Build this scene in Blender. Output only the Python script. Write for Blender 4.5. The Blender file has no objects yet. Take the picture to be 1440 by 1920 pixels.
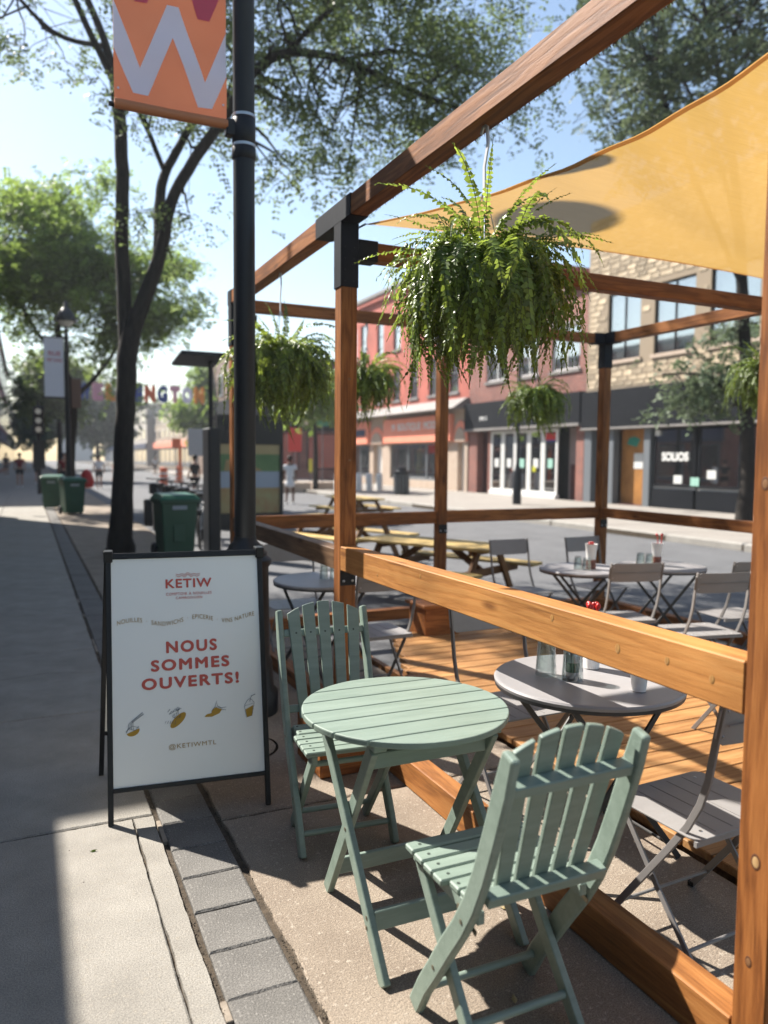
import bpy, math, random
import numpy as np
from mathutils import Vector, Matrix
R = random.Random(7)
NR = np.random.RandomState(11)
PI = math.pi
scene = bpy.context.scene
C = scene.collection

# ------------------------------------------------------------------ camera, sky, sun, exposure
CAM_H = 1.5
yaw = math.atan(670/1440.); pitch = math.atan(100/1440.); roll = 0.009
cd = bpy.data.cameras.new('camera'); cam = bpy.data.objects.new('camera', cd); C.objects.link(cam)
fwd = Vector((math.sin(yaw)*math.cos(pitch), math.cos(yaw)*math.cos(pitch), -math.sin(pitch)))
r0 = Vector((math.cos(yaw), -math.sin(yaw), 0)); u0 = r0.cross(fwd)
rt = math.cos(roll)*r0 + math.sin(roll)*u0; up = -math.sin(roll)*r0 + math.cos(roll)*u0
m = Matrix((rt, up, -fwd)).transposed().to_4x4(); m.translation = Vector((0, 0, CAM_H))
cam.matrix_world = m
cd.sensor_fit = 'HORIZONTAL'; cd.sensor_width = 36; cd.lens = 36
cd.clip_start = 0.05; cd.clip_end = 2000
cd.dof.use_dof = True; cd.dof.focus_distance = 2.8; cd.dof.aperture_fstop = 2.5; cd.dof.aperture_blades = 0
scene.camera = cam
SX, SY = 0.50, -0.87                      # metres a shadow moves per metre of height
sun_dir = Vector((-SX, -SY, 1)).normalized()   # towards the sun
elev = math.asin(sun_dir.z)
w = bpy.data.worlds.new('World'); scene.world = w; w.use_nodes = True
nt = w.node_tree; bg = nt.nodes['Background']
sky = nt.nodes.new('ShaderNodeTexSky'); sky.sky_type = 'NISHITA'; sky.sun_disc = False
sky.sun_elevation = elev; sky.sun_rotation = math.atan2(sun_dir.x, sun_dir.y)
sky.air_density = 1.25; sky.dust_density = 0.8; sky.ozone_density = 1.0; sky.altitude = 50
nt.links.new(sky.outputs[0], bg.inputs[0]); bg.inputs[1].default_value = 0.070
sl = bpy.data.lights.new('sun', 'SUN'); sl.energy = 5.0; sl.angle = math.radians(0.55); sl.color = (1.0, 0.94, 0.86)
so = bpy.data.objects.new('sun', sl); C.objects.link(so)
so.rotation_euler = sun_dir.to_track_quat('Z', 'Y').to_euler()
scene.view_settings.view_transform = 'Standard'; scene.view_settings.look = 'None'
scene.view_settings.exposure = 1.47; scene.view_settings.gamma = 1.0; scene.view_settings.use_curve_mapping = False
scene.render.engine = 'CYCLES'
HAZE = 0.0009
scene.cycles.max_bounces = 6; scene.cycles.transparent_max_bounces = 8
scene.cycles.use_denoising = True

# ------------------------------------------------------------------ materials
def mat(name, c1, c2=None, scale=6.0, rough=0.7, bump=0.0, bscale=60.0, stretch=None, metal=0.0, coord='Object',
        spots=None, spot_scale=40, spec=0.4, island=0.0, trans=0.0, detail=6, fine=0.0, k=0.72, chips=None):
    m = bpy.data.materials.new(name); m.use_nodes = True
    n = m.node_tree.nodes; l = m.node_tree.links; p = n['Principled BSDF']
    p.inputs['Roughness'].default_value = rough; p.inputs['Metallic'].default_value = metal
    p.inputs['Specular IOR Level'].default_value = spec
    c2 = c2 or c1; c1 = (c1[0]*k, c1[1]*k, c1[2]*k, 1); c2 = (c2[0]*k, c2[1]*k, c2[2]*k, 1)
    if spots: spots = tuple(q*k for q in spots)
    tc = n.new('ShaderNodeTexCoord'); mp = n.new('ShaderNodeMapping'); l.new(tc.outputs[coord], mp.inputs[0])
    if stretch: mp.inputs['Scale'].default_value = stretch
    ns = n.new('ShaderNodeTexNoise'); ns.inputs['Scale'].default_value = scale; ns.inputs['Detail'].default_value = detail
    ns.inputs['Roughness'].default_value = 0.62
    l.new(mp.outputs[0], ns.inputs[0])
    cr = n.new('ShaderNodeValToRGB'); cr.color_ramp.elements[0].position = 0.32; cr.color_ramp.elements[1].position = 0.68
    cr.color_ramp.elements[0].color = c1; cr.color_ramp.elements[1].color = c2
    l.new(ns.outputs[0], cr.inputs[0]); out = cr.outputs[0]
    if spots:
        vs = n.new('ShaderNodeTexNoise'); vs.inputs['Scale'].default_value = spot_scale; vs.inputs['Detail'].default_value = 3
        l.new(mp.outputs[0], vs.inputs[0])
        r2 = n.new('ShaderNodeValToRGB'); r2.color_ramp.elements[0].position = 0.58; r2.color_ramp.elements[1].position = 0.7
        l.new(vs.outputs[0], r2.inputs[0])
        mx = n.new('ShaderNodeMixRGB'); l.new(r2.outputs[0], mx.inputs[0]); l.new(out, mx.inputs[1]); mx.inputs[2].default_value = (*spots, 1)
        out = mx.outputs[0]
    if chips:
        cn_ = n.new('ShaderNodeTexNoise'); cn_.inputs['Scale'].default_value = 17; cn_.inputs['Detail'].default_value = 9; cn_.inputs['Roughness'].default_value = .8; l.new(tc.outputs[coord], cn_.inputs[0])
        cm = n.new('ShaderNodeMapRange'); cm.inputs[1].default_value = .69; cm.inputs[2].default_value = .705; l.new(cn_.outputs[0], cm.inputs[0])
        mx3 = n.new('ShaderNodeMixRGB'); l.new(cm.outputs[0], mx3.inputs[0]); l.new(out, mx3.inputs[1]); mx3.inputs[2].default_value = (*chips, 1); out = mx3.outputs[0]
    if fine:
        v2 = n.new('ShaderNodeTexNoise'); v2.inputs['Scale'].default_value = 260; v2.inputs['Detail'].default_value = 2
        l.new(mp.outputs[0], v2.inputs[0])
        mr = n.new('ShaderNodeMapRange'); mr.inputs[1].default_value = 0.3; mr.inputs[2].default_value = 0.7
        mr.inputs[3].default_value = 1-fine; mr.inputs[4].default_value = 1+fine; l.new(v2.outputs[0], mr.inputs[0])
        hs = n.new('ShaderNodeHueSaturation'); l.new(mr.outputs[0], hs.inputs['Value']); l.new(out, hs.inputs['Color']); out = hs.outputs[0]
    if island:
        g = n.new('ShaderNodeNewGeometry'); oi = n.new('ShaderNodeObjectInfo')
        ad = n.new('ShaderNodeMath'); ad.operation = 'ADD'; l.new(g.outputs['Random Per Island'], ad.inputs[0]); l.new(oi.outputs['Random'], ad.inputs[1])
        fr = n.new('ShaderNodeMath'); fr.operation = 'FRACT'; l.new(ad.outputs[0], fr.inputs[0])
        mr = n.new('ShaderNodeMapRange'); mr.inputs[3].default_value = 1-island; mr.inputs[4].default_value = 1+island
        l.new(fr.outputs[0], mr.inputs[0]); hs = n.new('ShaderNodeHueSaturation')
        l.new(mr.outputs[0], hs.inputs['Value']); l.new(out, hs.inputs['Color']); out = hs.outputs[0]
    l.new(out, p.inputs['Base Color'])
    if bump:
        b = n.new('ShaderNodeBump'); b.inputs['Strength'].default_value = bump; b.inputs['Distance'].default_value = 0.004
        nb = n.new('ShaderNodeTexNoise'); nb.inputs['Scale'].default_value = bscale; nb.inputs['Detail'].default_value = 5
        l.new(mp.outputs[0], nb.inputs[0]); l.new(nb.outputs[0], b.inputs['Height']); l.new(b.outputs[0], p.inputs['Normal'])
    if trans:
        o = n['Material Output']; t = n.new('ShaderNodeBsdfTranslucent'); l.new(out, t.inputs[0])
        hs2 = n.new('ShaderNodeHueSaturation'); hs2.inputs['Value'].default_value = 1.5; hs2.inputs['Hue'].default_value = 0.48
        l.new(out, hs2.inputs['Color']); l.new(hs2.outputs[0], t.inputs[0])
        ms = n.new('ShaderNodeMixShader'); ms.inputs[0].default_value = trans
        l.new(p.outputs[0], ms.inputs[1]); l.new(t.outputs[0], ms.inputs[2]); l.new(ms.outputs[0], o.inputs[0])
    return m

def wood(name, dark, mid, light, scale=1.0, rough=0.6, gs=1.0):
    """long-grained timber; the board runs along its own X axis"""
    dark, mid, light = [tuple(q*.74 for q in c_) for c_ in (dark, mid, light)]
    m = bpy.data.materials.new(name); m.use_nodes = True
    n = m.node_tree.nodes; l = m.node_tree.links; p = n['Principled BSDF']; p.inputs['Roughness'].default_value = rough
    p.inputs['Specular IOR Level'].default_value = 0.2
    tc = n.new('ShaderNodeTexCoord'); oi = n.new('ShaderNodeObjectInfo')
    of = n.new('ShaderNodeVectorMath'); of.operation = 'ADD'
    sc = n.new('ShaderNodeVectorMath'); sc.operation = 'SCALE'; sc.inputs['Scale'].default_value = 37.0
    cb = n.new('ShaderNodeCombineXYZ'); l.new(oi.outputs['Random'], cb.inputs[0]); l.new(oi.outputs['Random'], cb.inputs[1]); l.new(oi.outputs['Random'], cb.inputs[2])
    l.new(cb.outputs[0], sc.inputs[0]); l.new(tc.outputs['Object'], of.inputs[0]); l.new(sc.outputs[0], of.inputs[1])
    mp = n.new('ShaderNodeMapping'); mp.inputs['Scale'].default_value = (1.1*scale, 14*scale*gs, 14*scale*gs); l.new(of.outputs[0], mp.inputs[0])
    # growth rings: distorted, stretched noise
    n1 = n.new('ShaderNodeTexNoise'); n1.inputs['Scale'].default_value = 1.3; n1.inputs['Detail'].default_value = 2; n1.inputs['Distortion'].default_value = 0.6
    l.new(mp.outputs[0], n1.inputs[0])
    mu = n.new('ShaderNodeMath'); mu.operation = 'MULTIPLY'; mu.inputs[1].default_value = 22; l.new(n1.outputs[0], mu.inputs[0])
    si = n.new('ShaderNodeMath'); si.operation = 'SINE'; l.new(mu.outputs[0], si.inputs[0])
    mr = n.new('ShaderNodeMapRange'); mr.inputs[1].default_value = -1; l.new(si.outputs[0], mr.inputs[0])
    n2 = n.new('ShaderNodeTexNoise'); n2.inputs['Scale'].default_value = 9; n2.inputs['Detail'].default_value = 6; n2.inputs['Roughness'].default_value = .7
    l.new(mp.outputs[0], n2.inputs[0])
    mx0 = n.new('ShaderNodeMixRGB'); mx0.inputs[0].default_value = 0.72; l.new(mr.outputs[0], mx0.inputs[1]); l.new(n2.outputs[0], mx0.inputs[2])
    cr = n.new('ShaderNodeValToRGB'); e = cr.color_ramp.elements; e[0].position = 0.22; e[0].color = (*dark, 1); e[1].position = 0.78; e[1].color = (*light, 1)
    k = e.new(0.48); k.color = (*mid, 1); l.new(mx0.outputs[0], cr.inputs[0])
    # big blotches of tone
    n3 = n.new('ShaderNodeTexNoise'); n3.inputs['Scale'].default_value = 2.2; n3.inputs['Detail'].default_value = 3; l.new(of.outputs[0], n3.inputs[0])
    m3 = n.new('ShaderNodeMapRange'); m3.inputs[1].default_value = .3; m3.inputs[2].default_value = .7; m3.inputs[3].default_value = .78; m3.inputs[4].default_value = 1.2
    l.new(n3.outputs[0], m3.inputs[0])
    # each board its own tone
    m4 = n.new('ShaderNodeMapRange'); m4.inputs[3].default_value = .82; m4.inputs[4].default_value = 1.15; l.new(oi.outputs['Random'], m4.inputs[0])
    mm = n.new('ShaderNodeMath'); mm.operation = 'MULTIPLY'; l.new(m3.outputs[0], mm.inputs[0]); l.new(m4.outputs[0], mm.inputs[1])
    hs = n.new('ShaderNodeHueSaturation'); l.new(mm.outputs[0], hs.inputs['Value']); l.new(cr.outputs[0], hs.inputs['Color'])
    # knots
    mk = n.new('ShaderNodeMapping'); mk.inputs['Scale'].default_value = (2.2, 7, 7); l.new(of.outputs[0], mk.inputs[0])
    vo = n.new('ShaderNodeTexVoronoi'); vo.inputs['Scale'].default_value = 1.1; l.new(mk.outputs[0], vo.inputs[0])
    k1 = n.new('ShaderNodeMapRange'); k1.inputs[1].default_value = 0.05; k1.inputs[2].default_value = 0.17; k1.inputs[3].default_value = .85; k1.inputs[4].default_value = 0
    l.new(vo.outputs['Distance'], k1.inputs[0])
    mk2 = n.new('ShaderNodeMixRGB'); l.new(k1.outputs[0], mk2.inputs[0]); l.new(hs.outputs[0], mk2.inputs[1])
    mk2.inputs[2].default_value = (dark[0]*.45, dark[1]*.4, dark[2]*.4, 1)
    l.new(mk2.outputs[0], p.inputs['Base Color'])
    mc = n.new('ShaderNodeMapping'); mc.inputs['Scale'].default_value = (1.6, 55, 55); l.new(of.outputs[0], mc.inputs[0])
    nc = n.new('ShaderNodeTexNoise'); nc.inputs['Scale'].default_value = 1.0; nc.inputs['Detail'].default_value = 3; l.new(mc.outputs[0], nc.inputs[0])
    rc = n.new('ShaderNodeMapRange'); rc.inputs[1].default_value = .66; rc.inputs[2].default_value = .72; rc.inputs[3].default_value = 0; rc.inputs[4].default_value = .75; l.new(nc.outputs[0], rc.inputs[0])
    mk3 = n.new('ShaderNodeMixRGB'); l.new(rc.outputs[0], mk3.inputs[0]); l.new(mk2.outputs[0], mk3.inputs[1]); mk3.inputs[2].default_value = (dark[0]*.4, dark[1]*.35, dark[2]*.35, 1)
    l.new(mk3.outputs[0], p.inputs['Base Color'])
    b = n.new('ShaderNodeBump'); b.inputs['Strength'].default_value = .5; b.inputs['Distance'].default_value = .003
    l.new(mx0.outputs[0], b.inputs['Height']); l.new(b.outputs[0], p.inputs['Normal'])
    return m

def brickmat(name, c1, c2, mortar, bw=0.21, bh=0.07):
    m = bpy.data.materials.new(name); m.use_nodes = True
    n = m.node_tree.nodes; l = m.node_tree.links; p = n['Principled BSDF']; p.inputs['Roughness'].default_value = .85
    c1, c2, mortar = [tuple(q*.85 for q in c_) for c_ in (c1, c2, mortar)]
    tc = n.new('ShaderNodeTexCoord'); sp = n.new('ShaderNodeSeparateXYZ'); l.new(tc.outputs['Object'], sp.inputs[0])
    ad = n.new('ShaderNodeMath'); ad.operation = 'ADD'; l.new(sp.outputs[0], ad.inputs[0]); l.new(sp.outputs[1], ad.inputs[1])
    cb = n.new('ShaderNodeCombineXYZ'); l.new(ad.outputs[0], cb.inputs[0]); l.new(sp.outputs[2], cb.inputs[1])
    br = n.new('ShaderNodeTexBrick'); br.inputs['Scale'].default_value = 1
    br.inputs['Brick Width'].default_value = bw; br.inputs['Row Height'].default_value = bh; br.inputs['Mortar Size'].default_value = .008
    br.inputs['Color1'].default_value = (*c1, 1); br.inputs['Color2'].default_value = (*c2, 1); br.inputs['Mortar'].default_value = (*mortar, 1)
    l.new(cb.outputs[0], br.inputs[0])
    ns = n.new('ShaderNodeTexNoise'); ns.inputs['Scale'].default_value = .9; ns.inputs['Detail'].default_value = 8; l.new(tc.outputs['Object'], ns.inputs[0])
    mr = n.new('ShaderNodeMapRange'); mr.inputs[1].default_value = .3; mr.inputs[2].default_value = .7; mr.inputs[3].default_value = .72; mr.inputs[4].default_value = 1.15; l.new(ns.outputs[0], mr.inputs[0])
    hs = n.new('ShaderNodeHueSaturation'); l.new(mr.outputs[0], hs.inputs['Value']); l.new(br.outputs[0], hs.inputs['Color']); l.new(hs.outputs[0], p.inputs['Base Color'])
    b = n.new('ShaderNodeBump'); b.inputs['Strength'].default_value = .6; b.inputs['Distance'].default_value = .01; b.invert = True
    l.new(br.outputs['Fac'], b.inputs['Height']); l.new(b.outputs[0], p.inputs['Normal'])
    return m

M = {}
M['timber'] = wood('stained timber', (.16, .053, .015), (.32, .115, .031), (.45, .18, .052))
M['rail'] = wood('honey timber rail', (.42, .175, .048), (.56, .250, .073), (.62, .305, .098), scale=.8)
M['beamwood'] = wood('brown orange beam', (.20, .075, .022), (.37, .148, .042), (.48, .215, .066))
M['knotdark'] = mat('dark knot ring', (.09, .03, .012), (.16, .06, .02), scale=40)
M['knotpale'] = mat('pale sawn knot', (.62, .42, .20), (.50, .28, .11), scale=60)
M['knotmid'] = mat('knot', (.22, .10, .04), (.34, .17, .07), scale=60)
M['knotrail'] = mat('golden knot', (.36, .16, .045), (.60, .34, .12), scale=60, rough=.35)
M['railold'] = wood('weathered timber rail', (.13, .07, .038), (.23, .13, .068), (.31, .18, .098))  # darker wood: the shade on this rail is put into its colour
M['deck'] = wood('deck timber', (.32, .145, .05), (.47, .235, .085), (.56, .31, .125), scale=.8)
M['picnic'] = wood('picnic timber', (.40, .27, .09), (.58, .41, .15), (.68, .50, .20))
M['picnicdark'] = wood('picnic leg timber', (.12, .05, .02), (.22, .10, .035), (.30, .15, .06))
M['green'] = mat('sage green paint', (.215, .285, .235), (.285, .365, .305), scale=3, rough=.45, bump=.16, bscale=30, stretch=(1, 9, 9), spots=(.28, .36, .30), spot_scale=9, spec=.45, chips=(.10, .085, .055), fine=.05)
M['greenx'] = M['green']
M['screw'] = mat('screw head', (.30, .27, .2), rough=.35, metal=.8)
M['screwhole'] = mat('dark screw recess', (.05, .07, .055), rough=.8)
M['black'] = mat('black powder coat', (.006, .007, .010), (.010, .011, .014), scale=30, rough=.42, spec=.3, bump=.1, bscale=90)
M['bracket'] = mat('matt black steel', (.007, .010, .016), (.011, .014, .021), scale=12, rough=.6, spec=.2, bump=.1)
M['polepaint'] = mat('blue black pole paint', (.004, .007, .011), (.007, .010, .015), scale=9, rough=.45, spec=.35, bump=.15, bscale=14)
M['steel'] = mat('stainless band', (.55, .56, .58), rough=.3, metal=1)
M['grey'] = mat('warm grey powder coat', (.30, .285, .275), (.34, .325, .315), scale=9, rough=.5, spec=.45, fine=.04)
M['greydark'] = mat('dark grey steel leg', (.05, .048, .047), (.07, .066, .064), scale=12, rough=.45)
M['greyleg'] = mat('grey steel leg', (.24, .228, .22), (.28, .265, .255), scale=12, rough=.45)
M['tabletop'] = mat('grey table top', (.36, .345, .345), (.40, .385, .385), scale=5, rough=.42, spec=.5, fine=.03)
M['tablerim'] = mat('dark table rim', (.06, .06, .062), rough=.4)
M['panel'] = mat('white sign panel', k=.95, c1=(.86, .86, .82), c2=(.88, .88, .84), scale=3, rough=.25, spec=.5)
M['signred'] = mat('coral red print', (.74, .12, .085), rough=.5)
M['signgold'] = mat('ochre print', (.50, .30, .07), rough=.5)
M['signyellow'] = mat('yellow print', (.60, .34, .02), rough=.5)
M['signink'] = mat('grey ink line', (.10, .12, .16), rough=.5)
M['slab'] = mat('pale concrete slab', (.265, .245, .212), (.375, .35, .305), scale=3.5, rough=.9, bump=.6, bscale=130, coord='Object', spots=(.33, .30, .25), spot_scale=48, fine=.42)
M['patio'] = mat('brown concrete', (.235, .185, .14), (.34, .28, .215), scale=3.6, rough=.92, bump=.9, bscale=110, spots=(.42, .36, .29), spot_scale=60, fine=.5)
M['granite'] = mat('grey granite block', (.135, .127, .115), (.205, .193, .175), scale=3, rough=.85, bump=.8, bscale=140, spots=(.29, .275, .25), spot_scale=100, fine=.5, island=.0)
M['kerb'] = mat('kerb stone', (.34, .32, .29), (.42, .40, .36), scale=4, rough=.9, bump=.6, bscale=100, fine=.2)
M['soil'] = mat('dirt in the joints', (.05, .038, .026), (.12, .09, .06), scale=30, rough=1, bump=1, bscale=200)
M['pebble'] = mat('grit', (.10, .08, .055), (.22, .18, .13), scale=14, rough=1, island=.6)
M['mortar'] = mat('pale mortar', (.28, .23, .18), (.40, .34, .27), scale=20, rough=1, bump=.8)
M['asphalt'] = mat('asphalt', (.115, .117, .122), (.16, .162, .168), scale=1.4, rough=.9, bump=.5, bscale=160, fine=.2, spots=(.2, .2, .2), spot_scale=30)
M['farwalk'] = mat('far pavement concrete', (.30, .27, .24), (.37, .34, .30), scale=1.2, rough=.9, fine=.1)
M['ground'] = mat('grey ground', (.2, .2, .19), (.25, .245, .235), scale=.4, rough=.95)
M['bark'] = mat('dark bark', (.014, .011, .009), (.034, .027, .021), scale=7, rough=.95, bump=1, bscale=30, stretch=(3, 3, .7))
M['leaf'] = mat('locust leaf', (.065, .105, .035), (.12, .17, .055), scale=.8, rough=.5, island=.45, trans=.5, spec=.4, k=1)
M['leafyellow'] = mat('sunlit yellow green leaf', (.10, .18, .035), (.17, .255, .055), scale=.8, rough=.5, island=.4, trans=.52, spec=.3, k=1)
M['leafdark'] = mat('dull green leaf', (.09, .14, .07), (.15, .20, .11), scale=.8, rough=.6, island=.35, trans=.25, spec=.3)
M['fern'] = mat('fern leaflet', (.10, .165, .022), (.21, .29, .045), scale=5, rough=.36, island=.5, trans=.42, k=1, spec=.5)
M['fernpale'] = mat('pale fern leaflet', (.12, .19, .03), (.18, .26, .05), scale=5, rough=.45, island=.35, trans=.4)
M['rachis'] = mat('fern stem', (.09, .10, .025), rough=.6)
M['pot'] = mat('terracotta brown pot', (.11, .06, .035), (.15, .09, .05), rough=.6)
M['plastic'] = mat('white plastic hanger', k=.95, c1=(.62, .62, .64), rough=.35)
M['brickred'] = brickmat('red brick', (.30, .085, .055), (.22, .06, .042), (.30, .26, .23))
M['brickpaint'] = brickmat('painted red brick', (.52, .135, .09), (.47, .12, .08), (.42, .11, .08))
M['brickbrown'] = brickmat('brown brick', (.22, .13, .09), (.17, .10, .07), (.28, .25, .22))
M['brickpale'] = brickmat('buff brick', (.45, .36, .26), (.38, .30, .21), (.42, .38, .32))
M['fieldstone'] = mat('pale fieldstone', (.50, .39, .26), (.68, .56, .40), scale=2, rough=.9, bump=.8, bscale=14, island=.38)
M['stonemortar'] = mat('stone wall mortar', (.40, .32, .23), rough=1)
M['facade_black'] = mat('black fascia', (.008, .010, .014), (.013, .015, .020), scale=2, rough=.7, spec=.1)
M['orange'] = mat('coral orange fascia', k=.95, c1=(.82, .27, .17), c2=(.88, .31, .20), scale=1.5, rough=.6)
M['arch'] = mat('pale stone surround', (.55, .42, .32), (.62, .50, .40), scale=3, rough=.8)
M['cornice'] = mat('grey lead cornice', (.22, .20, .19), (.30, .28, .26), scale=2, rough=.7)
M['whiteframe'] = mat('white painted frame', k=.95, c1=(.70, .70, .68), rough=.5)
M['greyframe'] = mat('grey frame', (.18, .20, .22), rough=.5)
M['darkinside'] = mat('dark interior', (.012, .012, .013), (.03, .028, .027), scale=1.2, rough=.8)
M['warmwood'] = wood('plywood hoarding', (.30, .12, .03), (.42, .19, .05), (.5, .25, .08))
M['pinkwall'] = mat('pink grey wall', (.33, .27, .26), (.38, .31, .30), scale=2, rough=.8)
M['maroon'] = mat('maroon door', (.08, .02, .018), rough=.5)
M['curtain'] = mat('pale curtain', k=.95, c1=(.66, .72, .75), c2=(.80, .84, .86), scale=3, rough=.8, stretch=(1, 8, .3))
M['paper'] = mat('white paper', (.75, .76, .74), rough=.7)
M['bluepaper'] = mat('pale green paper', (.35, .62, .52), rough=.7)
M['blue'] = mat('blue paint', (.02, .06, .32), rough=.5)
M['navy'] = mat('navy paint', (.03, .045, .11), rough=.5)
M['red'] = mat('red plastic', (.62, .03, .025), rough=.35)
M['pink'] = mat('pink paint', (.75, .38, .48), rough=.5)
M['bannerorange'] = mat('orange banner vinyl', k=.95, c1=(.44, .165, .065), c2=(.48, .19, .078), scale=3, rough=.45, trans=.12)
M['bannerwhite'] = mat('pale lilac banner print', k=.95, c1=(.70, .72, .84), c2=(.74, .76, .87), scale=3, rough=.5, trans=.12)
M['bannerpink'] = mat('raspberry banner print', k=.95, c1=(.52, .055, .10), rough=.5)
M['lorange'] = mat('orange letter', (.75, .27, .02), rough=.5)
M['lred'] = mat('vermilion letter', (.72, .13, .03), rough=.5)
M['bin'] = mat('dark green bin plastic', (.012, .07, .035), (.018, .085, .045), scale=5, rough=.5, spec=.5)
M['binlid'] = mat('green lid plastic', (.035, .15, .085), rough=.45)
M['rubber'] = mat('black rubber', (.012, .012, .012), rough=.7)
M['skin'] = mat('skin', (.45, .27, .19), rough=.6)
M['skindark'] = mat('brown skin', (.16, .08, .05), rough=.6)
M['hair'] = mat('dark hair', (.02, .014, .01), rough=.7)
M['white'] = mat('white cloth', k=.95, c1=(.72, .72, .74), c2=(.66, .67, .70), scale=8, rough=.85)
M['blackcloth'] = mat('black cloth', (.015, .015, .018), rough=.9)
M['redcloth'] = mat('dark red cloth', (.22, .015, .02), rough=.9)
M['greycloth'] = mat('grey cloth', (.16, .16, .18), rough=.9)
M['cup'] = mat('white paper cup', k=.95, c1=(.78, .77, .75), rough=.5)
M['cuplabel'] = mat('dark printed cup band', (.05, .035, .04), (.45, .16, .10), scale=28, rough=.5)
M['canlabel'] = mat('green can print', (.02, .10, .05), (.05, .2, .10), scale=20, rough=.35)
M['alu'] = mat('aluminium can', (.6, .6, .65), rough=.28, metal=1)
M['postergreen'] = mat('poster green', (.05, .16, .05), (.12, .24, .09), scale=3, rough=.3)
M['posterfruit'] = mat('poster fruit colours', (.36, .20, .08), (.36, .33, .15), scale=5, rough=.3)
M['posterblue'] = mat('poster pale blue', (.33, .40, .52), rough=.3)
M['postertan'] = mat('poster tan', (.38, .30, .14), (.46, .36, .18), scale=2, rough=.3)
M['cone'] = mat('orange barrel plastic', (.80, .16, .04), rough=.5)
M['tealsign'] = mat('teal street sign', (.02, .28, .20), rough=.5)
M['yellow'] = mat('yellow plastic', (.62, .62, .04), rough=.5)
M['greysign'] = mat('grey metal sheet', (.34, .38, .42), rough=.5)
M['creamwall'] = mat('cream render', (.50, .45, .38), (.58, .53, .45), scale=.7, rough=.9)
M['roofbrown'] = mat('brown roof', (.20, .12, .09), rough=.8)
M['lamphead'] = mat('lamp head black', (.02, .02, .022), rough=.4)

def glassmat(name, tint, rough=0.02):
    m = bpy.data.materials.new(name); m.use_nodes = True
    p = m.node_tree.nodes['Principled BSDF']; p.inputs['Base Color'].default_value = (*tint, 1); p.inputs['Roughness'].default_value = rough
    p.inputs['Specular IOR Level'].default_value = 1.0; p.inputs['Coat Weight'].default_value = .6
    return m
def clearglass(name, solid=False, k=.12):
    m = bpy.data.materials.new(name); m.use_nodes = True
    n = m.node_tree.nodes; l = m.node_tree.links; o = n['Material Output']
    t = n.new('ShaderNodeBsdfTransparent'); g = n.new('ShaderNodeBsdfGlossy'); g.inputs['Roughness'].default_value = .03
    t.inputs[0].default_value = (.86, .90, .90, 1)
    f0 = n.new('ShaderNodeLayerWeight'); f0.inputs[0].default_value = .35; f = n.new('ShaderNodeMapRange'); f.inputs[3].default_value = k; f.inputs[4].default_value = .85; l.new(f0.outputs['Facing'], f.inputs[0])
    ms = n.new('ShaderNodeMixShader'); l.new(f.outputs[0], ms.inputs[0]); l.new(t.outputs[0], ms.inputs[1]); l.new(g.outputs[0], ms.inputs[2]); l.new(ms.outputs[0], o.inputs[0])
    return m
M['winglass'] = clearglass('window glass', k=.32)
M['tumbler'] = clearglass('drinking glass', True, .05)
M['lens'] = glassmat('lamp lens', (.5, .5, .45), .2)

def sailmat():
    m = bpy.data.materials.new('yellow shade cloth'); m.use_nodes = True
    n = m.node_tree.nodes; l = m.node_tree.links; o = n['Material Output']; p = n['Principled BSDF']; p.inputs['Roughness'].default_value = .8
    tc = n.new('ShaderNodeTexCoord'); mp = n.new('ShaderNodeMapping'); mp.inputs['Scale'].default_value = (4, 150, 4); mp.inputs['Rotation'].default_value = (0, 0, .18)
    l.new(tc.outputs['Object'], mp.inputs[0]); ns = n.new('ShaderNodeTexNoise'); ns.inputs['Scale'].default_value = 1.6; ns.inputs['Detail'].default_value = 7; ns.inputs['Roughness'].default_value = .75; l.new(mp.outputs[0], ns.inputs[0])
    cr = n.new('ShaderNodeValToRGB'); cr.color_ramp.elements[0].position = .25; cr.color_ramp.elements[1].position = .75
    cr.color_ramp.elements[0].color = (.36, .215, .058, 1); cr.color_ramp.elements[1].color = (.46, .285, .088, 1)
    l.new(ns.outputs[0], cr.inputs[0]); l.new(cr.outputs[0], p.inputs['Base Color'])
    t = n.new('ShaderNodeBsdfTranslucent'); l.new(cr.outputs[0], t.inputs[0])
    ms = n.new('ShaderNodeMixShader'); ms.inputs[0].default_value = .66; l.new(p.outputs[0], ms.inputs[1]); l.new(t.outputs[0], ms.inputs[2])
    tr = n.new('ShaderNodeBsdfTransparent'); ms2 = n.new('ShaderNodeMixShader'); ms2.inputs[0].default_value = .08
    l.new(ms.outputs[0], ms2.inputs[1]); l.new(tr.outputs[0], ms2.inputs[2]); l.new(ms2.outputs[0], o.inputs[0])
    return m
M['sail'] = sailmat()
M['sailhem'] = mat('folded sail hem', (.46, .29, .10), (.52, .34, .12), scale=30, rough=.8, trans=.5, k=.9)

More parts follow.
